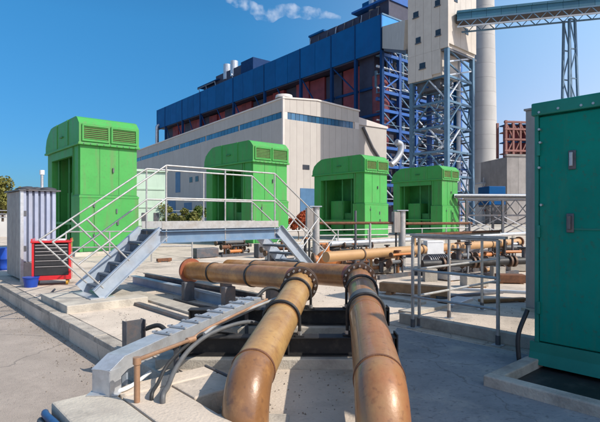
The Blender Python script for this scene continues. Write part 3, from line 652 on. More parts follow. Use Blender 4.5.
for y in (0, WY):
    part('toe_board', 'galv_rail', wk, SX+.03, DX-.03, y-.006 + (.012 if y else -.014), y+.006 + (.012 if y else -.014), DZ+.03, DZ+.17)
    RT = 1.2
    xs = (SX+.12, (SX+DX)/2, DX-.12)
    for x in xs: MB().tube([(x, y, DZ-.2), (x, y, DZ+RT)], .0165, 10).obj('post', 'galv_rail', wk)
    for hh, nm in ((RT, 'top_rail'), (RT*.5, 'mid_rail')):
        MB().tube([(xs[0], y, DZ+hh), (xs[2], y, DZ+hh)], .0175, 10).obj(nm, 'galv_rail', wk)
    # sloping rails: posts stand square to the slope
    un = Vector((-dz, 0, rise)).normalized(); dn = Vector((rise, 0, dz)).normalized()
    PLN = 1.12
    b0 = Vector((.12, y, PADZ+.17)); b1 = b0 + dn*.95
    rt0 = b0 + un*PLN; rtd = Vector((xs[0], y, DZ+RT)) - rt0
    for b in (b0, b0 + dn*.62):
        den = un.x*rtd.z - un.z*rtd.x; sl_ = ((rt0.x-b.x)*rtd.z - (rt0.z-b.z)*rtd.x)/den
        MB().tube([b, b + un*sl_], .016, 10).obj('post', 'galv_rail', wk)
    for k_, nm in ((1.0, 'stair_rail'), (.52, 'stair_rail')):
        e0 = b0 + un*PLN*k_; tgt = Vector((xs[0], y, DZ + (RT if k_ == 1 else RT*.5)))
        MB().tube(spline([e0, e0 + (tgt-e0)*.5, tgt], 4), .016, 10).obj(nm, 'galv_rail', wk)
    un2 = Vector((dz, 0, rise)).normalized(); dn2 = Vector((rise, 0, -dz)).normalized()
    c0_ = Vector((DX+SX-.12, y, .25))
    rt0 = c0_ + un2*PLN; rtd = Vector((xs[2], y, DZ+RT)) - rt0
    for b in (c0_, c0_ - dn2*.7):
        den = un2.x*rtd.z - un2.z*rtd.x; sl_ = ((rt0.x-b.x)*rtd.z - (rt0.z-b.z)*rtd.x)/den
        MB().tube([b, b + un2*sl_], .016, 10).obj('post', 'galv_rail', wk)
    for k_ in (1.0, .52):
        e0 = c0_ + un2*PLN*k_; tgt = Vector((xs[2], y, DZ + (RT if k_ == 1 else RT*.5)))
        MB().tube([tgt, e0], .016, 10).obj('stair_rail', 'galv_rail', wk)
pd = MB().box(-.55, .75, -.35, WY+.35, -.02, PADZ, bev=.012).obj('stair_pad', 'concrete2', None, ST, TH); tag(pd, 'low concrete pad under the foot of the walkover stairs', 'pad')

# ================================================================== THE TWO BIG PIPES
PR = .166
def pipe_pt(o, d, t): return o + d*t
def arc(p, d0, d1, rad, n=10):                   # bend from direction d0 to d1 starting at p
    d0 = d0.normalized(); d1 = d1.normalized(); ang = d0.angle(d1); ax = d0.cross(d1).normalized()
    c = p + (ax.cross(d0)).normalized()*rad; out = []
    for i in range(n+1): out.append(c + Quaternion(ax, ang*i/n) @ (p - c))
    return out
def big_pipe(label, near, far, m_main, m_bend, runlen, m_run, endcap):
    t = thing('steel_pipe', (0, 0, 0), 0, label, 'pipe', 'pair of large brown pipes')
    d = (far-near).normalized()
    # near bend down into the ground
    down = Vector((0.02, -.06, -1)).normalized()
    bend = arc(near, -d, down, .30, 14)
    pts = bend + [bend[-1] + down*.7]
    MB().tube(pts, PR, 40).obj('bend', m_bend, t)
    MB().tube([near - d*.012, near + d*.012], PR+.006, 40).obj('weld_seam', 'rust', t)
    MB().tube([near - d*.001, near + (far-near)*.5, far], PR, 40).obj('straight_length', m_main, t)
    mid = near + (far-near)*.46
    MB().tube([mid - d*.01, mid + d*.01], PR+.004, 40).obj('weld_seam', m_bend, t)
    # flange pair with bolts
    for s in (0, 1):
        p = far + d*(.0 + .062*s); fl = MB().tube([p, p + d*.04], PR+.062, 40).obj('flange', 'flange', t)
        if s == 0:
            u = d.cross(Vector((0, 0, 1))).normalized(); v = u.cross(d); nb = 16
            for k in range(nb):
                a = 2*math.pi*k/nb; c = far + (u*math.cos(a) + v*math.sin(a))*(PR+.036)
                MB().tube([c - d*.045, c + d*.14], .014, 6, smooth=False).obj('bolt', 'bolt', t)
    f2 = far + d*.112
    dB = Vector((B.x, B.y, -.045)).normalized()
    bd = arc(f2, d, dB, .42, 10)
    MB().tube(bd, PR, 36).obj('elbow', 'pipe_red', t)
    e = bd[-1]; e2 = e + dB*runlen
    MB().tube([e, e + dB*(runlen*.5), e2], PR, 36).obj('cross_length', m_run, t)
    for q in (.33, .72): 
        p = e + dB*runlen*q; MB().tube([p - dB*.02, p + dB*.02], PR+.012, 36).obj('band', 'black', t)
    if endcap:
        MB().tube([e2, e2 + dB*.05], PR+.06, 32).obj('end_flange', 'pipe_red', t)
        MB().tube([e2 + dB*.05, e2 + dB*.09, e2+dB*.13], [PR*.98, PR*.8, PR*.35], 32).obj('end_cap', 'pipe_red', t)
    return t, d
N1, F1 = Vector((-.353, 3.62, .335)), Vector((0.0, 6.25, .60))
N2, F2 = Vector((.515, 3.12, .435)), Vector((.805, 6.47, .629))
pA, dA = big_pipe('ochre brown pipe bending down at its near end, left of the pair', N1, F1, 'pipe', 'pipe_brown', 2.9, 'pipe_orange', True)
pB, dB_ = big_pipe('redder brown pipe to the right, nearest the green cabinet', N2, F2, 'pipe2', 'pipe2', 3.15, 'pipe_orange', False)

# black support beams across, with clamps
def beam(Y, top, x0, x1, label, rot=0.0):
    t = thing('support_beam', ((x0+x1)/2, Y, 0), rot, label, 'beam', 'black support beams under the pipes')
    h = top; l = (x1-x0)/2; q = top-.19
    part('web', 'black', t, -l, l, -.01, .01, q+.014, h-.014); part('top_flange', 'black', t, -l, l, -.08, .08, h-.014, h, bev=.002); part('bottom_flange', 'black', t, -l, l, -.08, .08, q, q+.014)
    for x in (-l+.01, l-.03, 0): part('stiffener', 'black', t, x, x+.014, -.075, -.011, q+.016, h-.016)
    part('end_plate', 'black', t, l, l+.015, -.09, .09, q, h+.03)
    return t
BT1, BT2 = .292, .372
beam(4.85, BT1, -1.2, .96, 'nearer black steel beam lying under both brown pipes')
beam(5.85, BT2, -1.35, 1.06, 'farther black steel beam just before the bolted flanges')
def clamp(N, Fp, Y, top, label):
    k = (Y - N.y)/(Fp.y - N.y); c = N + (Fp-N)*k; d = (Fp-N).normalized(); u = d.cross(Vector((0, 0, 1))).normalized(); v = u.cross(d).normalized()
    t = thing('pipe_clamp', (c.x, c.y, top), 0, label, 'clamp', 'black pipe clamps'); o_ = Vector((c.x, c.y, top))
    r = PR+.02; pts = [u*r + Vector((0, 0, top - c.z))] + [u*r*math.cos(a) + v*r*math.sin(a) for a in [math.pi*i/20 for i in range(21)]] + [-u*r + Vector((0, 0, top-c.z))]
    MB().tube([c - o_ + p for p in pts], .016, 8).obj('u_bolt', 'black', t)
    for s in (-1, 1):
        q = c - o_ + u*r*s; q.z = 0
        MB().box(q.x-.045, q.x+.045, q.y-.045, q.y+.045, .0015, .014).obj('washer_plate', 'black', t); MB().tube([q + Vector((0, 0, .0)), q + Vector((0, 0, .05))], .024, 6, smooth=False).obj('nut', 'bolt', t)
    MB().box(c.x-o_.x-.16, c.x-o_.x+.16, -.05, .05, .0015, max(.02, c.z-PR-top+.012)).obj('saddle', 'black', t)
clamp(N1, F1, 4.85, BT1, 'black U bolt clamp over the left ochre pipe, near beam')
clamp(N2, F2, 4.85, BT1, 'black U bolt clamp over the right redder pipe, near beam')
clamp(N1, F1, 5.85, BT2, 'black U bolt clamp over left ochre pipe beside its flange')
clamp(N2, F2, 5.85, BT2, 'black U bolt clamp over right redder pipe beside its flange')
# rubber sleeve under the clamp on the right pipe
k = (5.0-N2.y)/(F2.y-N2.y); c = N2 + (F2-N2)*k
tag(MB().tube([c - dB_*.16, c + dB_*.16], PR+.007, 40).obj('rubber_sleeve', 'hose'), 'dark rubber sleeve wrapped round the right pipe under its clamp', 'sleeve')
# concrete sleepers between / before the beams
def block(nm, m_, x0, x1, y0, y1, z0, z1, label, cat, rot=0.0, loc=(0, 0, 0), bev=.012, group=None):
    o = MB().box(x0, x1, y0, y1, z0, z1, bev=bev).obj(nm, m_, None, loc, rot); return tag(o, label, cat, group)
block('concrete_sleeper', 'concrete2', -1.3, 1.0, -.16, .16, -.01, BT1-.19, 'low concrete sleeper carrying the nearer black beam', 'sleeper', 0, (-.12, 4.85, 0))
block('concrete_sleeper', 'concrete2', -1.4, 1.1, -.16, .16, -.01, BT2-.19, 'long concrete sleeper carrying the farther black beam', 'sleeper', 0, (-.1, 5.85, 0))
block('concrete_sleeper', 'concrete2', -1.3, .95, -.10, .10, -.01, .12, 'narrow concrete sleeper on the ground between the two black beams', 'sleeper', 0, (-.1, 5.25, 0))
block('pipe_plinth', 'concrete2', -.3, .3, -.28, .28, -.01, .03, 'thin concrete collar where the left pipe enters the ground', 'plinth', 0, (-.38, 3.3, 0))
block('pipe_plinth', 'concrete2', -.3, .3, -.3, .3, -.01, .03, 'thin concrete collar where the right pipe enters the ground', 'plinth', 0, (.46, 2.74, 0))
# sleepers under the long cross pipes
for t_, l_ in ((1.4, 'dark saddle block under the left cross pipe'), (2.7, 'second dark saddle block farther along the left cross pipe')):
    c = F1 + B*t_ + Vector((-.2, .25, 0)); block('saddle_block', 'steel_dark', -.1, .1, -.06, .06, 0, F1.z-PR-.045*t_+.02, l_, 'block', TH, (c.x, c.y, 0))
for t_, l_ in ((1.6, 'dark saddle block under the right cross pipe behind the flanges'), (3.0, 'dark saddle block under the right cross pipe below the platform')):
    c = F2 + B*t_ + Vector((-.2, .25, 0)); block('saddle_block', 'steel_dark', -.1, .1, -.06, .06, 0, F2.z-PR-.045*t_+.02, l_, 'block', TH, (c.x, c.y, 0))

# ================================================================== FOREGROUND LEFT: pad, cable tray, conduits, hoses
FP = G(51, 402, .13); FP.z = 0
fp = thing('equipment_pad', FP, TH, 'raised concrete pad at the lower left corner by the kerb', 'pad')
part('slab', 'concrete2', fp, 0, .42, -1.6, 0, -.3, .13, bev=.015); part('slab', 'concrete', fp, .435, .82, -1.6, -.24, -.3, .128, bev=.012); part('slab', 'concrete', fp, .435, 1.28, -.225, 0, -.3, .13, bev=.012); part('slab', 'concrete', fp, .835, 1.28, -.62, -.24, -.3, .129, bev=.012)
part('trench_lip', 'steel_dark', fp, 1.283, 1.3, -.62, 0, -.2, .14)
# cable tray: from the pad it climbs, bends and runs to the beams
TN = G(101, 395, .13); T1 = P(101, 370, TN.y); T2 = P(116, 355, TN.y + .16); TM = P(158, 336, 4.3); TE = P(254, 297, 5.75)
tray = thing('cable_tray', (0, 0, 0), 0, 'galvanised cable tray bending down onto the concrete pad', 'cable tray')
TS = (TE-TM).cross(Vector((0, 0, 1))).normalized()
def channel_run(pts, half, wall, name, which):
    b = MB()
    for a_, c_ in zip(pts[:-1], pts[1:]):
        d = (c_-a_).normalized(); up = TS.cross(d).normalized()
        if which == 'web': b.bar(a_ - d*.003, c_ + d*.003, half*2, .006, up=up)
        else: b.bar(a_ - d*.004 + TS*which*half - up*wall/2, c_ + d*.004 + TS*which*half - up*wall/2, .006, wall, up=up)
    return b.obj(name, 'galv', tray)
tpts = [TN, T1, T2, TM, TM + (TE-TM)*.5, TE]
channel_run(tpts, .09, .11, 'tray_cover', 'web'); channel_run(tpts, .093, .11, 'side_wall', -1); channel_run(tpts, .093, .11, 'side_wall', 1)
part('foot_bracket', 'galv', tray, TN.x-.1, TN.x+.14, TN.y-.03, TN.y+.1, .132, .14)
TB = T1
for k in range(8):
    p = TM + (TE-TM)*(k/8+.03); d = (TE-TM).normalized(); s = d.cross(Vector((0, 0, 1))).normalized()
    MB().bar(p - s*.105, p + s*.105, .03, .016, off=.016).obj('cover_clip', 'galv', tray)
    for e in (-.06, .06): MB().tube([p + s*e + Vector((0, 0, .012)), p + s*e + Vector((0, 0, .03))], .011, 6).obj('bolt', 'steel_dark', tray)
for k in (.15, .9):
    p = TM + (TE-TM)*k; MB().bar((p.x, p.y, 0), (p.x, p.y, p.z-.02), .04, .04).obj('tray_leg', 'steel_dark', tray)
MB().bar((T2.x+.05, T2.y+.06, 0), (T2.x+.05, T2.y+.06, T2.z-.01), .035, .035).obj('tray_leg', 'stringer', tray)
# copper coloured conduit with upright
CPp = G(137, 402, .13)
cd = thing('conduit', (0, 0, 0), 0, 'copper coloured conduit rising from the pad and following the tray', 'conduit')
c_top = CPp + Vector((0, 0, .30))
MB().tube([CPp, c_top], .022, 12).obj('upright', 'copper', cd)
MB().tube([c_top + Vector((0, 0, -.02)), c_top + Vector((0, 0, .03))], .03, 12).obj('elbow_box', 'copper', cd)
cpts = [c_top + Vector((0, 0, .01)), P(190, 340, 4.35), P(206, 329, 4.6), TE + Vector((.16, -.05, -.02))]
MB().tube(cpts[:2], .017, 10).obj('run', 'copper', cd); MB().tube(cpts[1:], .015, 10).obj('run', 'copper', cd)
MB().tube([cpts[1] - Vector((.02, .03, 0)), cpts[1] + Vector((.03, .05, 0))], .028, 10).obj('coupling', 'copper', cd)
cd2 = MB().tube([P(204, 334, 4.5), P(224, 319, 4.95), TE + Vector((.3, .1, -.02))], .016, 10).obj('conduit', 'galv_rail')
tag(cd2, 'thin bright conduit running beside the cable tray to the beam', 'conduit')
def hose(pts, r, m_, label, nm='hose', cat='hose', n=10): return tag(MB().tube(spline(pts, n), r, 10).obj(nm, m_), label, cat)
hose([G(163, 402, .13) - Vector((0, 0, .08)), G(163, 402, .13) + Vector((0, 0, .05)), P(168, 386, 3.75), P(176, 368, 4.0), P(192, 347, 4.3), P(216, 331, 4.6), P(250, 322, 4.95), Vector((-.3, 5.4, .2))], .021, 'hose', 'thick grey black hose curving up from the pad under the tray')
hose([G(152, 399, .13) - Vector((0, 0, .08)), G(152, 399, .13) + Vector((0, 0, .04)), P(158, 383, 3.8), P(168, 364, 4.0), P(186, 346, 4.3), P(208, 332, 4.6), Vector((-.55, 5.35, .16))], .015, 'rubber', 'thin black cable looping beneath the galvanised cable tray', 'cable', 'cable')
hose([G(112, 392, .13), G(122, 390, .15), P(134, 384, 3.85), P(150, 372, 4.2)], .016, 'white_plastic', 'pale plastic tube lying at the tray foot on the pad', 'tube', 'tube')
hose([TE + Vector((0, .02, -.04)), P(266, 289, 6.0), P(278, 290, 6.1), P(285, 300, 6.15), P(287, 315, 6.15)], .022, 'rubber', 'black cable bundle arching over from the end of the tray', 'cable', 'cable')
hose([TE + Vector((.02, 0, -.06)), TE + Vector((-.05, .35, -.15)), Vector((-.9, 6.9, .12)), Vector((-1.6, 7.8, .03)), Vector((-2.2, 8.4, .03))], .03, 'rubber', 'black cable trailing from the tray end toward the stairs', 'cable', 'cable')
# blue hose coil off the corner of the pad
for k in range(3):
    o_ = FP + A*(-.09+k*.0) - B*(.12) 
    zz = .075 - .05*k; q = .035 + .028*k
    hose([FP - A*q + B*.02 + Vector((0, 0, zz-.02)), FP - A*(q+.02) - B*.1 + Vector((0, 0, zz)), FP - A*q - B*.4 + Vector((0, 0, zz-.01)), FP - A*q - B*1.2 + Vector((0, 0, zz-.02))], .026, 'hose' if k == 1 else 'blue_hose',
         ['topmost blue hose along the outer edge of the corner pad', 'grey hose between two blue ones by the corner pad', 'lowest blue hose lying against the foot of the corner pad'][k])
# small upright steel plate on the apron
sp0 = G(134, 353, 0)
st = thing('steel_stub_post', sp0, TH, 'short grey steel stub post beside the cable tray', 'post')
part('web', 'steel_dark', st, -.1, .1, -.008, .008, 0, .36); part('flange', 'steel_dark', st, -.108, -.1, -.06, .06, 0, .36); part('flange', 'steel_dark', st, .1, .108, -.06, .06, 0, .36); part('base_plate', 'steel_dark', st, -.14, .14, -.1, .1, 0.001, .012)
hose([sp0 + Vector((.1, .05, .25)), sp0 + Vector((.28, 0, .3)), sp0 + Vector((.42, -.1, .2)), sp0 + Vector((.5, -.1, .02))], .025, 'rubber', 'black hose drooping from the short stub post', n=6)
# loose steel channels along B behind the tray, and flat timbers
def long_member(nm, px0, py0, px1, py1, w_, h_, m_, label, cat):
    a_, b_ = G(px0, py0, 0), G(px1, py1, 0); d = (b_-a_).normalized(); d.z = 0
    o = thing(nm, a_, math.atan2(d.y, d.x), label, cat); l = (b_-a_).length
    part('web', m_, o, 0, l, -.008, .008, .012, h_-.012); part('top_flange', m_, o, 0, l, -w_/2, w_/2, h_-.012, h_); part('bottom_flange', m_, o, 0, l, -w_/2, w_/2, .001, .012)
    return o
long_member('steel_channel', 238, 309, 133, 283, .14, .17, 'stringer', 'long grey steel beam lying from stair foot to cable tray', 'beam')
long_member('steel_channel', 262, 300, 145, 277, .10, .10, 'steel_dark', 'dark steel beam lying just beneath the left cross pipe', 'beam')
a_, b_ = G(205, 315), G(124, 291); d = b_-a_
tag(MB().box(0, d.length, -.16, .16, 0.0, .035, bev=.006).obj('flat_plank', 'concrete2', None, a_, math.atan2(d.y, d.x)), 'flat pale plank on the apron beside the long grey beam', 'plank')
a_, b_ = G(190, 322), G(112, 297); d = b_-a_
tag(MB().box(0, d.length, -.05, .05, 0.0, .05, bev=.004).obj('steel_bar', 'steel_dark', None, a_, math.atan2(d.y, d.x)), 'dark square bar on the apron nearest the kerb', 'bar')
for (px, py, nm, lab) in ((36, 296, 'rebar_hook', 'bent dark bar lying on the apron before the red tool chest'), (48, 301, 'rebar_hook', 'second bent dark bar on the apron nearer the stair pad')):
    p = G(px, py); tag(MB().tube([p, p + A*.25 + Vector((0, 0, .02)), p + A*.4 + B*.3 + Vector((0, 0, .05))], .02, 8).obj(nm, 'steel_dark'), lab, 'bar')

# ================================================================== LEFT: tool chest, corrugated cabinet, barrels
tc = G(51.5, 285.5, 0); 
chest = thing('tool_chest', tc, R(22), 'red rolling tool chest with black drawers on the apron', 'tool chest')
cw, cd_, chh = .76, .5, .98
part('side_panel', 'red', chest, -cw/2, -cw/2+.05, 0, cd_, .13, .92, bev=.006); part('side_panel', 'red', chest, cw/2-.05, cw/2, 0, cd_, .13, .92, bev=.006)
part('back_panel', 'red', chest, -cw/2+.05, cw/2-.05, cd_-.03, cd_, .13, .92); part('bottom_panel', 'red', chest, -cw/2-.003, cw/2+.003, -.01, cd_, .12, .215, bev=.008)
part('worktop', 'red', chest, -cw/2-.02, cw/2+.02, -.02, cd_+.02, .92, .965, bev=.01)
for s in (-1, 1): part('top_rim', 'red', chest, s*(cw/2)-.012, s*(cw/2)+.012, -.0, cd_, .965, 1.01)
z = .222
for h in (.215, .125, .125, .075, .075, .065):
    dr = part('drawer', 'drawer', chest, -cw/2+.053, cw/2-.053, -.012, .3, z, z+h-.008, bev=.005)
    part('drawer_pull', 'chrome', dr, -cw/2+.07, cw/2-.07, -.026, -.013, z+h-.032, z+h-.018); z += h
for x in (-.3, .3):
    for y in (.06, .44):
        cst = MB().tube([(x-.022, y, .055), (x+.022, y, .055)], .055, 16).obj('castor', 'yellow', chest); part('castor_fork', 'steel_dark', cst, x-.03, x+.03, y-.03, y+.03, .1, .122)
for (x, w_, m_) in ((-.2, .16, 'white_plastic'), (.02, .1, 'chrome'), (.17, .18, 'white_plastic')):
    o = MB().box(-w_/2, w_/2, -.06, .06, .0, .035, bev=.006).obj('parts_tray', m_, None, tc + Matrix.Rotation(R(22), 3, 'Z') @ Vector((x, .18, .965)), R(22) + random.uniform(-.3, .3))
    tag(o, {-.2: 'small white tray at the left of the red tool chest top', .02: 'small shiny metal tray in the middle of the tool chest top', .17: 'small white tray at the right of the tool chest top'}[x], 'tray')
cc = G(21, 282, 0)
cab = thing('corrugated_cabinet', cc, TH, 'grey corrugated metal cabinet behind the red tool chest', 'cabinet')
cx_ = along(cc, A, 57.5); cy_ = 1.5; hz_ = 1.5 + (216-190.5)/F*cc.y
part('core', 'corr_gap', cab, .05, cx_-.02, .05, cy_, .06, hz_-.02)
nr = 6
for i in range(nr):
    x0 = .02 + i*(cx_-.02)/nr; wv = (cx_-.02)/nr
    MB().prism([(x0, .05), (x0+wv*.12, .0), (x0+wv*.68, .0), (x0+wv*.8, .05)], 'z', .45, hz_).obj('front_rib', 'corr', cab)
part('lower_panel', 'corr_side', cab, .02, cx_, .0, .05, .06, .44)
for j in range(3): part('side_panel', 'corr_side', cab, 0, .05, .06+j*cy_/3, .06+(j+1)*cy_/3-.012, .06, hz_-.01)
part('corner_post', 'galv', cab, -.015, .05, -.015, .05, 0, hz_+.01); part('roof_sheet', 'steel_dark', cab, -.06, cx_+.06, -.06, cy_+.05, hz_, hz_+.03)
part('hinge', 'steel_dark', cab, .05, .11, -.012, .0, 1.5, 1.62); part('hinge', 'steel_dark', cab, .05, .11, -.012, .0, .7, .82)
for k, (x, y) in enumerate(((.15, .15), (.4, .3), (.6, .2))):
    b = MB(); bmesh.ops.create_icosphere(b.bm, subdivisions=2, radius=1)
    for v in b.bm.verts: v.co = Vector((v.co.x*.2, v.co.y*.22, max(0, v.co.z)*.08)) * (1 + .2*noise.noise(v.co*2+Vector((k, 0, 0))))
    for f in b.bm.faces: f.smooth = True
    c = cc + A*x + B*y; tag(b.obj('folded_tarp', 'tarp', None, (c.x, c.y, hz_+.03)), ['dark folded tarp at the left on the corrugated cabinet roof', 'dark folded tarp in the middle of the corrugated cabinet roof', 'dark folded tarp at the right on the corrugated cabinet roof'][k], 'tarp')
def barrel(p, r, h, label):
    b = thing('blue_barrel', p, 0, label, 'barrel'); 
    MB().tube([(0, 0, 0), (0, 0, .03), (0, 0, h*.33), (0, 0, h*.35), (0, 0, h*.37), (0, 0, h*.63), (0, 0, h*.65), (0, 0, h*.67), (0, 0, h-.03), (0, 0, h)], [r*.95, r, r, r*1.05, r, r, r*1.05, r, r, r*.93], 24).obj('drum', 'blue_plastic', b)
    MB().tube([(0, 0, h), (0, 0, h+.012)], r*.9, 24).obj('lid', 'blue_plastic', b); MB().tube([(r*.5, 0, h+.012), (r*.5, 0, h+.04)], .03, 10).obj('bung', 'black', b)
barrel(G(4, 281, ROADZ) + Vector((-.3, .6, 0)), .29, .85, 'blue plastic drum at the left edge beside the corrugated cabinet')
bk = G(31, 287, 0); bc = thing('blue_bucket', bk, 0, 'low blue bucket on the apron left of the red tool chest', 'bucket')
MB().tube([(0, 0, 0), (0, 0, .2)], [.12, .155], 20).obj('body', 'blue_plastic', bc); MB().tube([(0, 0, .195), (0, 0, .215)], .165, 20).obj('rim', 'blue_plastic', bc)

# low white wall and fence beyond the road on the left, far blocks
fo = P(-60, 216, 34); fo.z = ROADZ
wl = thing('boundary_wall', fo, R(8), 'low white boundary wall at the far left with posts', 'wall')
for i in range(8): part('wall_panel', 'offwhite', wl, i*2.6, i*2.6+2.55, 0, .2, 0, 1.35); part('pier', 'concrete2', wl, i*2.6-.12, i*2.6+.12, -.08, .28, 0, 1.6)
for k in range(3): MB().bar((0, .1, 1.65+k*.25), (20.8, .1, 1.65+k*.25), .05, .05).obj('fence_rail', 'galv', wl)
for k, (px, Y, w_, h_, lab) in enumerate(((-25, 70, 7, 5.0, 'low white gatehouse at the far left edge beyond the wall'),)):
    o = P(px, 216, Y); o.z = 0; b = thing('gatehouse', o, R(10), lab, 'building')
    part('wall', 'offwhite', b, 0, w_, 0, 5, -.3, h_); part('roof', 'cream_trim', b, -.3, w_+.3, -.3, 5.3, h_, h_+.3)
    for i in range(3): wn = part('window', 'window_dark', b, .8+i*2.1, 2.0+i*2.1, -.06, .04, 1.6, 3.2); part('sill', 'cream_trim', wn, .7+i*2.1, 2.1+i*2.1, -.16, -.06, 1.45, 1.6)

# ================================================================== RIGHT: green cabinet, drip tray, grey panel
C0 = G(530, 366, 0.0); C0 = C0 - B*along(C0, -B, 536); C0.z = 0
gc = thing('green_cabinet', C0, TH, 'large dark green metal cabinet at the right edge, standing in a kerbed tray', 'cabinet')
GW, GL, GT = 1.5, 3.0, 1.5 + (216-105)/F*C0.y
MB().prism([(-.065, .05), (GW, .05), (GW, .26), (-.02, .26), (-.03, .16)], 'y', -GL, .05).obj('skirt', 'teal_dark', gc)
for z in (.6, 1.35, 2.15): part('hinge', 'teal_dark', gc, -.04, -.012, -.05, -.02, z-.06, z+.06, bev=.004)
dl = .98
part('door', 'teal', gc, -.012, .03, -dl, -.035, .27, GT-.13, bev=.008); part('door', 'teal', gc, -.012, .03, -GL+.03, -dl-.012, .27, GT-.13, bev=.008)
part('casing', 'teal', gc, .03, GW, -GL, 0, .25, GT-.11, bev=.006)
part('frame_edge', 'teal_dark', gc, -.026, .03, -.033, .004, .26, GT-.1, bev=.004)
part('lid', 'teal_dark', gc, -.045, GW+.05, -GL-.04, .03, GT-.115, GT+.01, bev=.012)
def latch_(y, z):
    l = part('latch', 'steel_dark', gc, -.03, -.012, y-.032, y+.032, z-.09, z+.09, bev=.006)
    part('latch_lever', 'galv' if z > 1.7 else 'steel_dark', l, -.055, -.03, y-.012, y+.016, z-.06, z+.07, bev=.005)
    return l
yl = along(C0, -B, 572)
def zpx(px, py):
    t = along(C0, -B, px); p = C0 - B*t; return -t, EYE + (HY-py)/F*p.y
latch_(*zpx(573, 160)); latch_(*zpx(571, 223))
for (px, py) in ((541, 113), (541, 130), (542, 143), (541, 168), (583, 106), (543, 205), (595, 104), (560, 109)):
    y, z = zpx(px, py); MB().tube([(-.052, y, z), (-.02, y, z)], .012, 8).obj('bolt', 'bolt', gc)
y_, z_ = zpx(572, 229); part('seam_strip', 'teal_dark', gc, -.02, -.0125, -dl+.01, y_, z_-.008, z_+.008)
part('name_plate', 'teal_dark', gc, -.02, -.0125, -.8, -.62, 1.9, 2.0)
# tray kerb
TR = G(483, 375, .1); v_ = C0 - TR; ta_ = v_.dot(A); tb_ = v_.dot(B)
tr = thing('kerbed_tray', (TR.x, TR.y, 0), TH, 'low concrete kerbed tray surrounding the foot of the green cabinet', 'tray')
part('kerb', 'concrete2', tr, 0, .13, -3.6, 0, -.02, .1, bev=.012); part('kerb', 'concrete2', tr, .132, ta_+2.0, -.13, 0, -.02, .1, bev=.012); part('tray_floor', 'black', tr, .13, ta_+2, -3.6, -.13, -.02, .012)
hose([C0 - A*.1 + B*.12 + Vector((0, 0, .02)), C0 - A*.08 + B*.14 + Vector((0, 0, .3)), C0 + A*.04 + B*.1 + Vector((0, 0, .55))], .022, 'rubber', 'black hose standing at the left foot of the green cabinet', n=6)
nb_ = thing('shadow_caster_box', C0 - B*3.35, TH, 'unseen stepped green box added beyond the right edge to cast floor shadow', 'cabinet')  # unseen box added outside the frame, heights set to shade the floor
part('casing', 'teal', nb_, 0, 1.6, -.95, 0, .1, 4.6, bev=.01); part('casing', 'teal', nb_, 0, 1.6, -3.6, -.96, .1, 5.1, bev=.01); part('lid', 'teal_dark', nb_, -.05, 1.65, -.95, .05, 4.6, 4.7, bev=.01); part('lid', 'teal_dark', nb_, -.05, 1.65, -3.65, -.955, 5.1, 5.2, bev=.01); part('plinth', 'concrete2', nb_, -.05, 1.65, -3.65, .05, -.02, .1)  # casings, lids and plinth of the unseen added shadow box
gp = P(525.5, 216, 7.6); gp.z = 0
gpt = thing('grey_panel_enclosure', gp, TH, 'tall grey concrete coloured enclosure just behind the green cabinet', 'enclosure')
gh = 1.5 + (216-111)/F*gp.y
part('body', 'grey_panel', gpt, 0, 1.4, -1.6, 0, .05, gh, bev=.01); part('plinth', 'concrete2', gpt, -.05, 1.45, -1.65, .05, 0, .05); part('cap', 'grey_panel', gpt, -.02, 1.42, -1.62, .02, gh, gh+.03)

# ---- floor sheet by the right pipe, cabinet shadow put into its blue grey colour
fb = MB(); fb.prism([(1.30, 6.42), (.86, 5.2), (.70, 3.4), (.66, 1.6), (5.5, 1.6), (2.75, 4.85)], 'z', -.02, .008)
M['shade_floor'] = mat('shade_toned_floor', (.28, .285, .29), (.18, .19, .20), .8, scale=2.2, bump=.4, bscale=40, stain=(.42, .39, .34), stain_amt=.6, stain_scale=1.6, stain_lo=.52, stain_hi=.66, cracks=.6, specks=(.10, .10, .11), speck_scale=22, speck_amt=.6)
struct(fb.obj('shade_toned_floor', 'shade_floor'))
# ---- concrete upstand and guard rail
KG = Vector((1.51, 6.43, 0))
b0 = G(399, 323, 0); l = (G(526, 352, 0) - b0).length
tag(MB().box(0, .11, -l-.4, 0, 0, .14, bev=.01).obj('concrete_upstand', 'concrete2', None, (b0.x, b0.y, 0), TH), 'concrete upstand beam at the foot of the guard rail', 'upstand')
gr = thing('guard_rail', KG, TH, 'galvanised three rail guard rail between brown pipes and green cabinet', 'guard rail')
RH = 1.22
def post(x, y, h=RH):
    MB().tube([(x, y, 0), (x, y, h)], .022, 12).obj('post', 'galv_rail', gr); part('base_plate', 'galv', gr, x-.06, x+.06, y-.06, y+.06, .001, .014); MB().tube([(x, y, .01), (x, y, .12)], .029, 10).obj('post_socket', 'steel_dark', gr)
x2 = along(KG, A, 449); x3 = along(KG, A, 482)
for x in (0, x2, x3): post(x, 0)
post(.12, -.02); 
y4 = -along(KG, -B, 498); post(0, y4)
for z in (RH, .78, .42):
    MB().tube([(0, 0, z), (x3+.6, 0, z)], .017, 10).obj('rail', 'galv_rail', gr); MB().tube([(0, 0, z), (0, y4, z)], .017, 10).obj('rail', 'galv_rail', gr)
MB().bar((0, 0, RH+.03), (x3+.6, 0, RH+.03), .07, .03).obj('cap_rail', 'rust', gr); MB().bar((0, .02, RH+.03), (0, y4-.1, RH+.03), .07, .03).obj('cap_rail', 'galv_rail', gr)

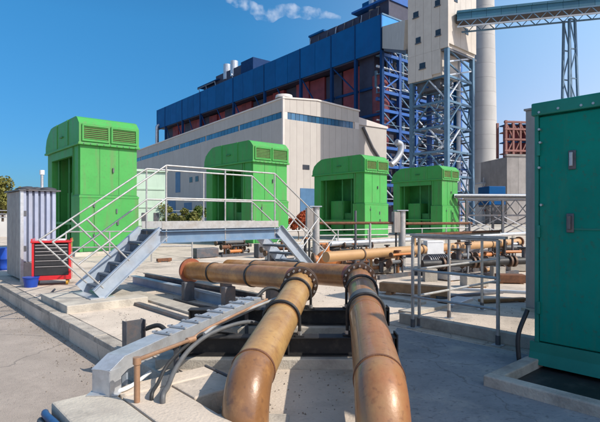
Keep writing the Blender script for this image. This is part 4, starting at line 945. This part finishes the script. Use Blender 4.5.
# ================================================================== MIDDLE CLUTTER
def column_post(px, pyb, pyt, label):
    p = G(px, pyb, 0); h = EYE + (HY-pyt)/F*p.y
    t = thing('service_post', p, R(10), label, 'post')
    MB().tube([(0, 0, 0), (0, 0, h)], .1, 20).obj('column', 'galv_rail', t); part('head_plate', 'steel_white', t, -.2, .14, -.14, .14, h, h+.03)
    part('junction_box', 'corr_side', t, -.28, -.1, -.12, .1, h-.62, h-.02, bev=.01); part('base_plate', 'galv', t, -.18, .18, -.18, .18, .001, .02)
    MB().tube([(-.2, -.05, h-.62), (-.2, -.05, .1)], .03, 8).obj('drop_cable', 'rubber', t)
    return p, h
p1, h1 = column_post(316, 270, 207, 'pale cylindrical service post at the right foot of the walkover stairs')
p2, h2 = column_post(402, 268, 211, 'pale cylindrical service post at the left of the guard rail')
for k, (a_, b_, z, lab) in enumerate(((p1, p2, 1.30, 'brown horizontal tube rail between the two service posts'), (p2, p2 + Vector((2.4, .8, 0)), 1.28, 'brown horizontal tube rail right of the second service post'))):
    t = thing('tube_rail', (a_.x, a_.y, 0), 0, lab, 'rail'); d = b_-a_; d.z = 0
    MB().tube([(0.1, 0, z), (d.x-.1, d.y, z)], .04, 10).obj('rail', 'rust', t); MB().tube([(0.1, 0, z-.34), (d.x-.1, d.y, z-.34)], .02, 8).obj('rail', 'galv_rail', t)
    for q in ((.45, .62) if k == 0 else (.92,)): MB().tube([(d.x*q, d.y*q, 0), (d.x*q, d.y*q, z + (.35 if q == .45 else 0))], .035, 10).obj('post', 'steel_dark' if q != .62 else 'galv_rail', t)
# long tan pipe along A
ta0 = P(326, 257, 10.7); tpipe = thing('tan_pipe', ta0, 0, 'long tan pipe on stands behind the guard rail', 'pipe')
MB().tube([(0, 0, 0), tuple(A*9.6)], .12, 24).obj('pipe', 'tan_pipe', tpipe)
for q in (1.2, 3.6, 5.5, 7.5):
    c = A*q; MB().tube([c - A*.02, c + A*.02], .135, 24).obj('band', 'flange', tpipe); MB().bar((c.x, c.y, -.12), (c.x, c.y, -ta0.z), .09, .09).obj('stand', 'steel_dark', tpipe)
e = A*9.6; MB().tube([e, e + A*.06], .18, 20).obj('end_flange', 'rust', tpipe)
# second low pipe along A behind: pale
tb0 = P(330, 244, 15.5); t2 = thing('pale_pipe', tb0, 0, 'pale lagged pipe low behind the tan pipe', 'pipe')
MB().tube([(0, 0, 0), tuple(A*15)], .08, 16).obj('pipe', 'galv', t2)
for q in (1, 5, 9, 13): c = A*q; MB().bar((c.x, c.y, -.1), (c.x, c.y, -tb0.z), .1, .1).obj('stand', 'concrete2', t2)
# black flanged pipes and valve
vb = P(422, 264, 11.0); bp_ = thing('black_pipe_run', vb, 0, 'black flanged pipe run with valves on the ground behind guard rail', 'pipe')
MB().tube([(0, 0, 0), (3.9, 1.0, .02)], .09, 18).obj('pipe', 'black', bp_); d = Vector((3.9, 1.0, .02)).normalized()
for q in (.5, .62, 1.3, 1.42, 2.3, 2.42, 3.1, 3.22): c = d*q; MB().tube([c, c + d*.05], .14, 18).obj('flange', 'flange', bp_)
for q in (.95, 2.75): c = d*q; MB().tube([c, c + Vector((0, 0, .3))], .06, 10).obj('valve_stem', 'steel_dark', bp_); MB().tube([c + Vector((0, 0, .3)), c + Vector((0, 0, .33))], .16, 18).obj('handwheel', 'black', bp_)
for q in (.2, 2.0, 3.6): c = d*q; MB().box(c.x-.14, c.x+.14, c.y-.12, c.y+.12, -vb.z, -.11).obj('stand', 'concrete2', bp_)
pmp = G(427, 276, 0); pu = thing('pump_motor', pmp, R(20), 'dark grey pump motor behind the guard rail posts', 'pump')
MB().tube([(0, 0, .32), (.6, 0, .32)], .2, 20).obj('motor', 'steel_dark', pu); part('base', 'black', pu, -.05, .7, -.2, .2, .0, .12)
for k in range(8): MB().tube([(.06+k*.06, 0, .32), (.08+k*.06, 0, .32)], .225, 20).obj('cooling_fin', 'steel_dark', pu)
wb_ = G(437, 272, 0); wbx = thing('white_control_box', wb_ + Vector((.0, .3, 0)), R(12), 'white control box among the pumps behind the guard rail', 'control box')
part('box', 'white_plastic', wbx, -.2, .3, 0, .25, .35, .82, bev=.015); part('leg', 'steel_dark', wbx, -.15, -.1, .1, .15, 0, .35); part('leg', 'steel_dark', wbx, .2, .25, .1, .15, 0, .35); part('door_seam', 'steel_dark', wbx, -.17, .27, -.004, .0, .77, .775)
def skid(p, rz, label, seed, w_=1.6, d2=.9, n=12):
    r = random.Random(seed); t = thing('valve_skid', p, rz, label, 'valve skid')
    for y in (0, d2): part('base_rail', 'steel_dark', t, -w_/2, w_/2, y-.04, y+.04, 0, .1)
    for k in range(n):
        m_ = r.choice(('rust', 'tan_pipe', 'steel_dark', 'hose', 'galv', 'orange', 'black', 'pipe2')); ra = r.uniform(.025, .075); z = r.uniform(.14, .55); y = r.uniform(.05, d2-.05)
        if r.random() < .6:
            x0 = r.uniform(-w_/2, 0); x1 = x0 + r.uniform(.4, w_*.6)
            MB().tube([(x0, y, z), (x1, y, z)], ra, 10).obj('pipe', m_, t)
            for x in (x0, x1): MB().tube([(x-.015, y, z), (x+.015, y, z)], ra+.035, 12).obj('flange', 'flange', t)
            MB().tube([((x0+x1)/2, y, .05), ((x0+x1)/2, y, z)], .02, 8).obj('stand', 'steel_dark', t)
        else:
            x = r.uniform(-w_/2, w_/2); MB().tube([(x, y, .05), (x, y, z+.25)], ra*.8, 10).obj('riser', m_, t); MB().tube([(x, y, z+.25), (x, y, z+.28)], .09, 14).obj('handwheel', r.choice(('rust', 'black', 'orange')), t)
    return t
for k, (px, py, rz, lab) in enumerate(((400, 277, 40, 'cluttered valve skid just left of the guard rail corner post'), (462, 270, 20, 'cluttered valve skid behind the middle guard rail posts'), (497, 276, 30, 'cluttered valve skid behind the far right rail post'), (372, 268, 15, 'cluttered valve skid behind the right bolted flange'),
        (346, 262, 10, 'cluttered valve skid under the brown tube rail'), (440, 258, 35, 'cluttered valve skid beyond the tan pipe, centre right'), (515, 262, 10, 'cluttered valve skid next to the grey enclosure'), (295, 264, 40, 'cluttered valve skid at the foot of the right stairs'), (240, 256, 42, 'cluttered valve skid seen under the platform'), (480, 252, 20, 'cluttered valve skid below the lattice pipe bridge'))):
    skid(G(px, py, 0), R(rz), lab, 40+k)
# orange valve body between the pipes
ov = G(328, 274, 0); t = thing('orange_valve', ov + Vector((0, .5, 0)), R(15), 'rounded orange valve body behind the two bolted flanges', 'valve')
b = MB(); bmesh.ops.create_uvsphere(b.bm, u_segments=20, v_segments=12, radius=1)
for v in b.bm.verts: v.co = Vector((v.co.x*.3, v.co.y*.22, v.co.z*.24 + .34))
for f in b.bm.faces: f.smooth = True
b.obj('body', 'orange', t); MB().tube([(0, 0, .55), (0, 0, .72)], .07, 12).obj('bonnet', 'orange', t); MB().tube([(-.4, 0, .32), (.4, 0, .32)], .13, 16).obj('through_pipe', 'orange', t); part('foot', 'concrete2', t, -.2, .2, -.15, .15, 0, .14)
MB().tube([(.36, 0, .32), (.4, 0, .32)], .2, 18).obj('flange', 'flange', t); MB().tube([(-.4, 0, .32), (-.36, 0, .32)], .2, 18).obj('flange', 'flange', t)
# brown length lying on the ground
a_, b_ = G(381, 293, 0), G(449, 299, 0); d = b_-a_
t = thing('timber_baulk', a_, math.atan2(d.y, d.x), 'brown timber baulk lying on the ground right of the pipes', 'timber')
part('baulk', 'timber', t, 0, d.length, -.1, .1, .05, .22, bev=.008); part('bearer', 'timber', t, .15, .25, -.14, .14, 0, .05); part('bearer', 'timber', t, d.length-.3, d.length-.2, -.14, .14, 0, .05)
for k, (px, py, w_, d2, h_, r_, m_, lab) in enumerate([
    (478, 288, .5, .3, .24, 10, 'concrete2', 'small concrete block left of the rusty block behind the rail'),
    (512, 284, .6, .3, .2, -8, 'rust', 'rusty steel block lying far right behind the guard rail'),
    (505, 303, .9, .12, .07, 12, 'timber', 'short plank lying behind the right rail post'),
    (458, 281, .5, .4, .16, 30, 'galv', 'grey metal crate behind the middle rail post'),
    (362, 262, .5, .4, .3, 15, 'steel_dark', 'dark equipment block behind the right bolted flange'),
    (385, 274, .6, .3, .18, 5, 'concrete2', 'low concrete block beside the second service post'),
    (275, 262, .5, .35, .3, 20, 'galv', 'pale metal crate beneath the right end of platform'),
    (296, 256, .6, .4, .4, 0, 'white_plastic', 'white box at the foot of the right stairs'),
    (345, 250, .8, .5, .5, 10, 'offwhite', 'white crate below the brown tube rail'),
    (262, 258, .3, .3, .5, 40, 'steel_dark', 'dark pedestal under the platform right end'),
    (520, 272, .5, .4, .35, 0, 'concrete2', 'pale block beside the grey enclosure'),
    (470, 262, .7, .4, .4, 12, 'steel_dark', 'dark steel box behind the black flanged pipe run'),
    (208, 258, .9, .35, .35, 42, 'steel_dark', 'dark steel trough seen below the platform'),
    (165, 262, .5, .12, .12, 42, 'rust', 'rusty offcut at the left end of the cross pipe')]):
    p = G(px, py, 0)
    t = thing('yard_block', p, R(r_), lab, 'block')
    part('body', m_, t, -w_/2, w_/2, 0, d2, .02, h_, bev=.012); part('bearer', 'timber', t, -w_/2+.05, -w_/2+.12, .02, d2-.02, 0, .02); part('bearer', 'timber', t, w_/2-.12, w_/2-.05, .02, d2-.02, 0, .02)
# flat plates scattered
for k, (px, py, w_, l_, r_, m_, lab) in enumerate([(430, 309, .25, 1.3, 40, 'concrete2', 'pale plank between the guard rail and the brown timber'), (470, 296, .12, 1.6, 25, 'steel_dark', 'dark bar crossing behind the guard rail posts'),
     (492, 292, .1, 1.4, -20, 'stringer', 'grey bar lying right of the middle posts'), (455, 303, .3, .9, 50, 'galv', 'flat metal plate behind the middle guard post'), (395, 300, .15, 1.2, -48, 'concrete2', 'pale board right of the right pipe flange')]):
    p = G(px, py, 0); tag(MB().box(-l_/2, l_/2, -w_/2, w_/2, .001, .05, bev=.006).obj('loose_plank', m_, None, p, R(r_)), lab, 'plank')
# far guard fence in front of filter houses
fz = P(270, 216, 17.5); fz.z = 0
ff = thing('far_railing', fz, R(30), 'pale low railing in front of the green filter houses', 'railing')
for i in range(9): MB().tube([(i*1.5, 0, 0), (i*1.5, 0, .95)], .025, 8).obj('post', 'galv_rail', ff)
for z in (.95, .5): MB().tube([(0, 0, z), (12, 0, z)], .022, 8).obj('rail', 'galv_rail', ff)
f2 = P(66, 216, 15.2); f2.z = 0
ff2 = thing('low_railing', f2, R(12), 'pale low railing in front of the largest green filter house', 'railing')
for i in range(4): MB().tube([(i*1.3, 0, 0), (i*1.3, 0, 1.0)], .025, 8).obj('post', 'galv_rail', ff2)
for z in (1.0, .5): MB().tube([(0, 0, z), (3.9, 0, z)], .022, 8).obj('rail', 'galv_rail', ff2)

# ================================================================== GRIT
gr_ = MB(); rg = random.Random(21)
def stone(p, r):
    q = Quaternion((rg.gauss(0, 1), rg.gauss(0, 1), rg.gauss(0, 1), rg.gauss(0, 1))).normalized()
    vv = [gr_.bm.verts.new(p + (q @ Vector(c))*r*rg.uniform(.7, 1.2) + Vector((0, 0, r*.4))) for c in ((1, 0, -.5), (-.6, .8, -.5), (-.6, -.8, -.5), (.1, .1, .7))]
    for f in ((0, 2, 1), (0, 1, 3), (1, 2, 3), (2, 0, 3)): gr_.bm.faces.new([vv[i] for i in f])
for _ in range(900):                              # washed against the kerb, on the road
    p = K0 - A*abs(rg.gauss(.05, .25)) + B*rg.uniform(-2, 9); p.z = ROADZ; stone(p, rg.uniform(.004, .013))
for _ in range(1300):                             # over the apron
    p = K0 + A*rg.uniform(.1, 6) + B*rg.uniform(-3, 5); p.z = .0; stone(p, rg.uniform(.003, .011))
for _ in range(350):
    p = Vector((rg.uniform(-1.3, 1.1), rg.uniform(3.6, 6.2), .002)); stone(p, rg.uniform(.004, .012))
M['grit'] = mat('grit_stone', (.30, .25, .20), (.16, .135, .11), .9, scale=2, bump=0)
tag(gr_.obj('grit', 'grit'), 'loose grit scattered on the road and concrete', None, None, 'stuff')
# ================================================================== VEGETATION
def foliage(n, rx, ry, rz, zc_, leaf, seed, clumps=14):
    r = random.Random(seed); b = MB(); cl = []
    for _ in range(clumps):
        v = Vector((r.gauss(0, .45), r.gauss(0, .45), r.gauss(0, .42))); 
        if v.length > .85: v = v.normalized()*.85
        cl.append((Vector((v.x*rx, v.y*ry, v.z*rz + zc_)), r.uniform(.22, .42)))
    for _ in range(n):
        c, s = r.choice(cl); v = Vector((r.gauss(0, 1), r.gauss(0, 1), r.gauss(0, 1))).normalized()*(r.random()**.4)*s
        p = c + Vector((v.x*rx, v.y*ry, v.z*rz)); q = Quaternion((r.gauss(0, 1), r.gauss(0, 1), r.gauss(0, 1), r.gauss(0, 1))).normalized(); l = leaf*r.uniform(.6, 1.3)
        vv = [b.bm.verts.new(p + q @ Vector(x)) for x in ((-l*.5, 0, 0), (0, -l*.28, l*.06), (l*.5, 0, 0), (0, l*.28, l*.06))]; b.bm.faces.new(vv)
    return b, cl
def tree(nm, p, rx, rz, zc_, trunk_h, m_, label, seed, leaf=.22, n=5000, cat='tree'):
    t = thing(nm, p, 0, label, cat); b, cl = foliage(n, rx, rx, rz, zc_, leaf, seed); b.obj('crown', m_, t)
    k = MB(); k.tube(spline([(0, 0, 0), (.05, .03, trunk_h*.5), (0, 0, trunk_h)], 3), [max(.03, .055*trunk_h*(1-.5*i/6)) for i in range(7)], 8)
    for c, s in cl[:8]: k.tube([(0, 0, trunk_h*.85), tuple(Vector((0, 0, trunk_h))*.4 + c*.6), tuple(c)], [.03*trunk_h, .02*trunk_h, .008*trunk_h], 6)
    k.obj('trunk', 'bark', t); return t
tt = P(2, 216, 46); tt.z = ROADZ; tree('tree', tt, 2.1, 2.0, 3.2, 2.6, 'leaf_yel', 'olive green tree at the far left edge beyond the cabinet', 5, .3)
tt = P(-22, 216, 50); tt.z = ROADZ; tree('tree', tt, 3, 2.3, 3.6, 3, 'leaf', 'dark green tree outside the far left edge', 6, .3)
for px, Y, rx, rz, m_, lab in ((166, 30, 1.05, .95, 'leaf_yel', 'olive shrub farthest left behind the walkover railing'), (184, 31, 1.0, .9, 'leaf_yel', 'olive shrub in the middle behind the walkover railing'), (199, 32, .9, 1.0, 'leaf', 'green shrub nearest the second filter house'), (298, 30, .7, .75, 'leaf_red', 'orange red shrub between second and third filter houses')):
    p = P(px, 216, Y); p.z = -.1; tree('shrub', p, rx, rz, 1.35, .7, m_, lab, int(px), .15, 3600, 'shrub')

# ================================================================== STEAM
s0, s1 = P(222, -6, 300), P(345, 21, 300)
stm = bpy.data.materials.new('steam'); stm.use_nodes = True; t = stm.node_tree; t.nodes.clear()
out = t.nodes.new('ShaderNodeOutputMaterial'); pv = t.nodes.new('ShaderNodeVolumePrincipled'); pv.inputs['Color'].default_value = (1, 1, 1, 1); pv.inputs['Anisotropy'].default_value = 0.2
tcn = t.nodes.new('ShaderNodeTexCoord'); n1 = t.nodes.new('ShaderNodeTexNoise'); n1.inputs['Scale'].default_value = .17; n1.inputs['Detail'].default_value = 5; n1.inputs['Roughness'].default_value = .62
t.links.new(tcn.outputs['Object'], n1.inputs['Vector'])
mr = t.nodes.new('ShaderNodeMapRange'); mr.inputs[1].default_value = .47; mr.inputs[2].default_value = .66; mr.inputs[3].default_value = 0; mr.inputs[4].default_value = .10
t.links.new(n1.outputs['Fac'], mr.inputs[0]); t.links.new(mr.outputs[0], pv.inputs['Density']); t.links.new(pv.outputs[0], out.inputs['Volume'])
path = [P(341, 18, 300), P(322, 14, 300), P(300, 12.5, 300), P(283, 10, 300), P(268, 16, 300), P(256, 10, 300), P(244, 3, 300), P(228, -4, 300)]
pts = spline(path, 5); rr = [1.1 + 4.1*min(1, i/9) * (.75 + .5*noise.noise(Vector((i*.45, 3, 1)))) for i in range(len(pts))]
cen = sum(pts, Vector())/len(pts)
b = MB(); b.tube([p - cen for p in pts], rr, 14)
tag(b.obj('steam_plume', stm, None, cen), 'thin white steam plume drifting in the blue sky', None, None, 'stuff')

scene.cycles.volume_bounces = 8
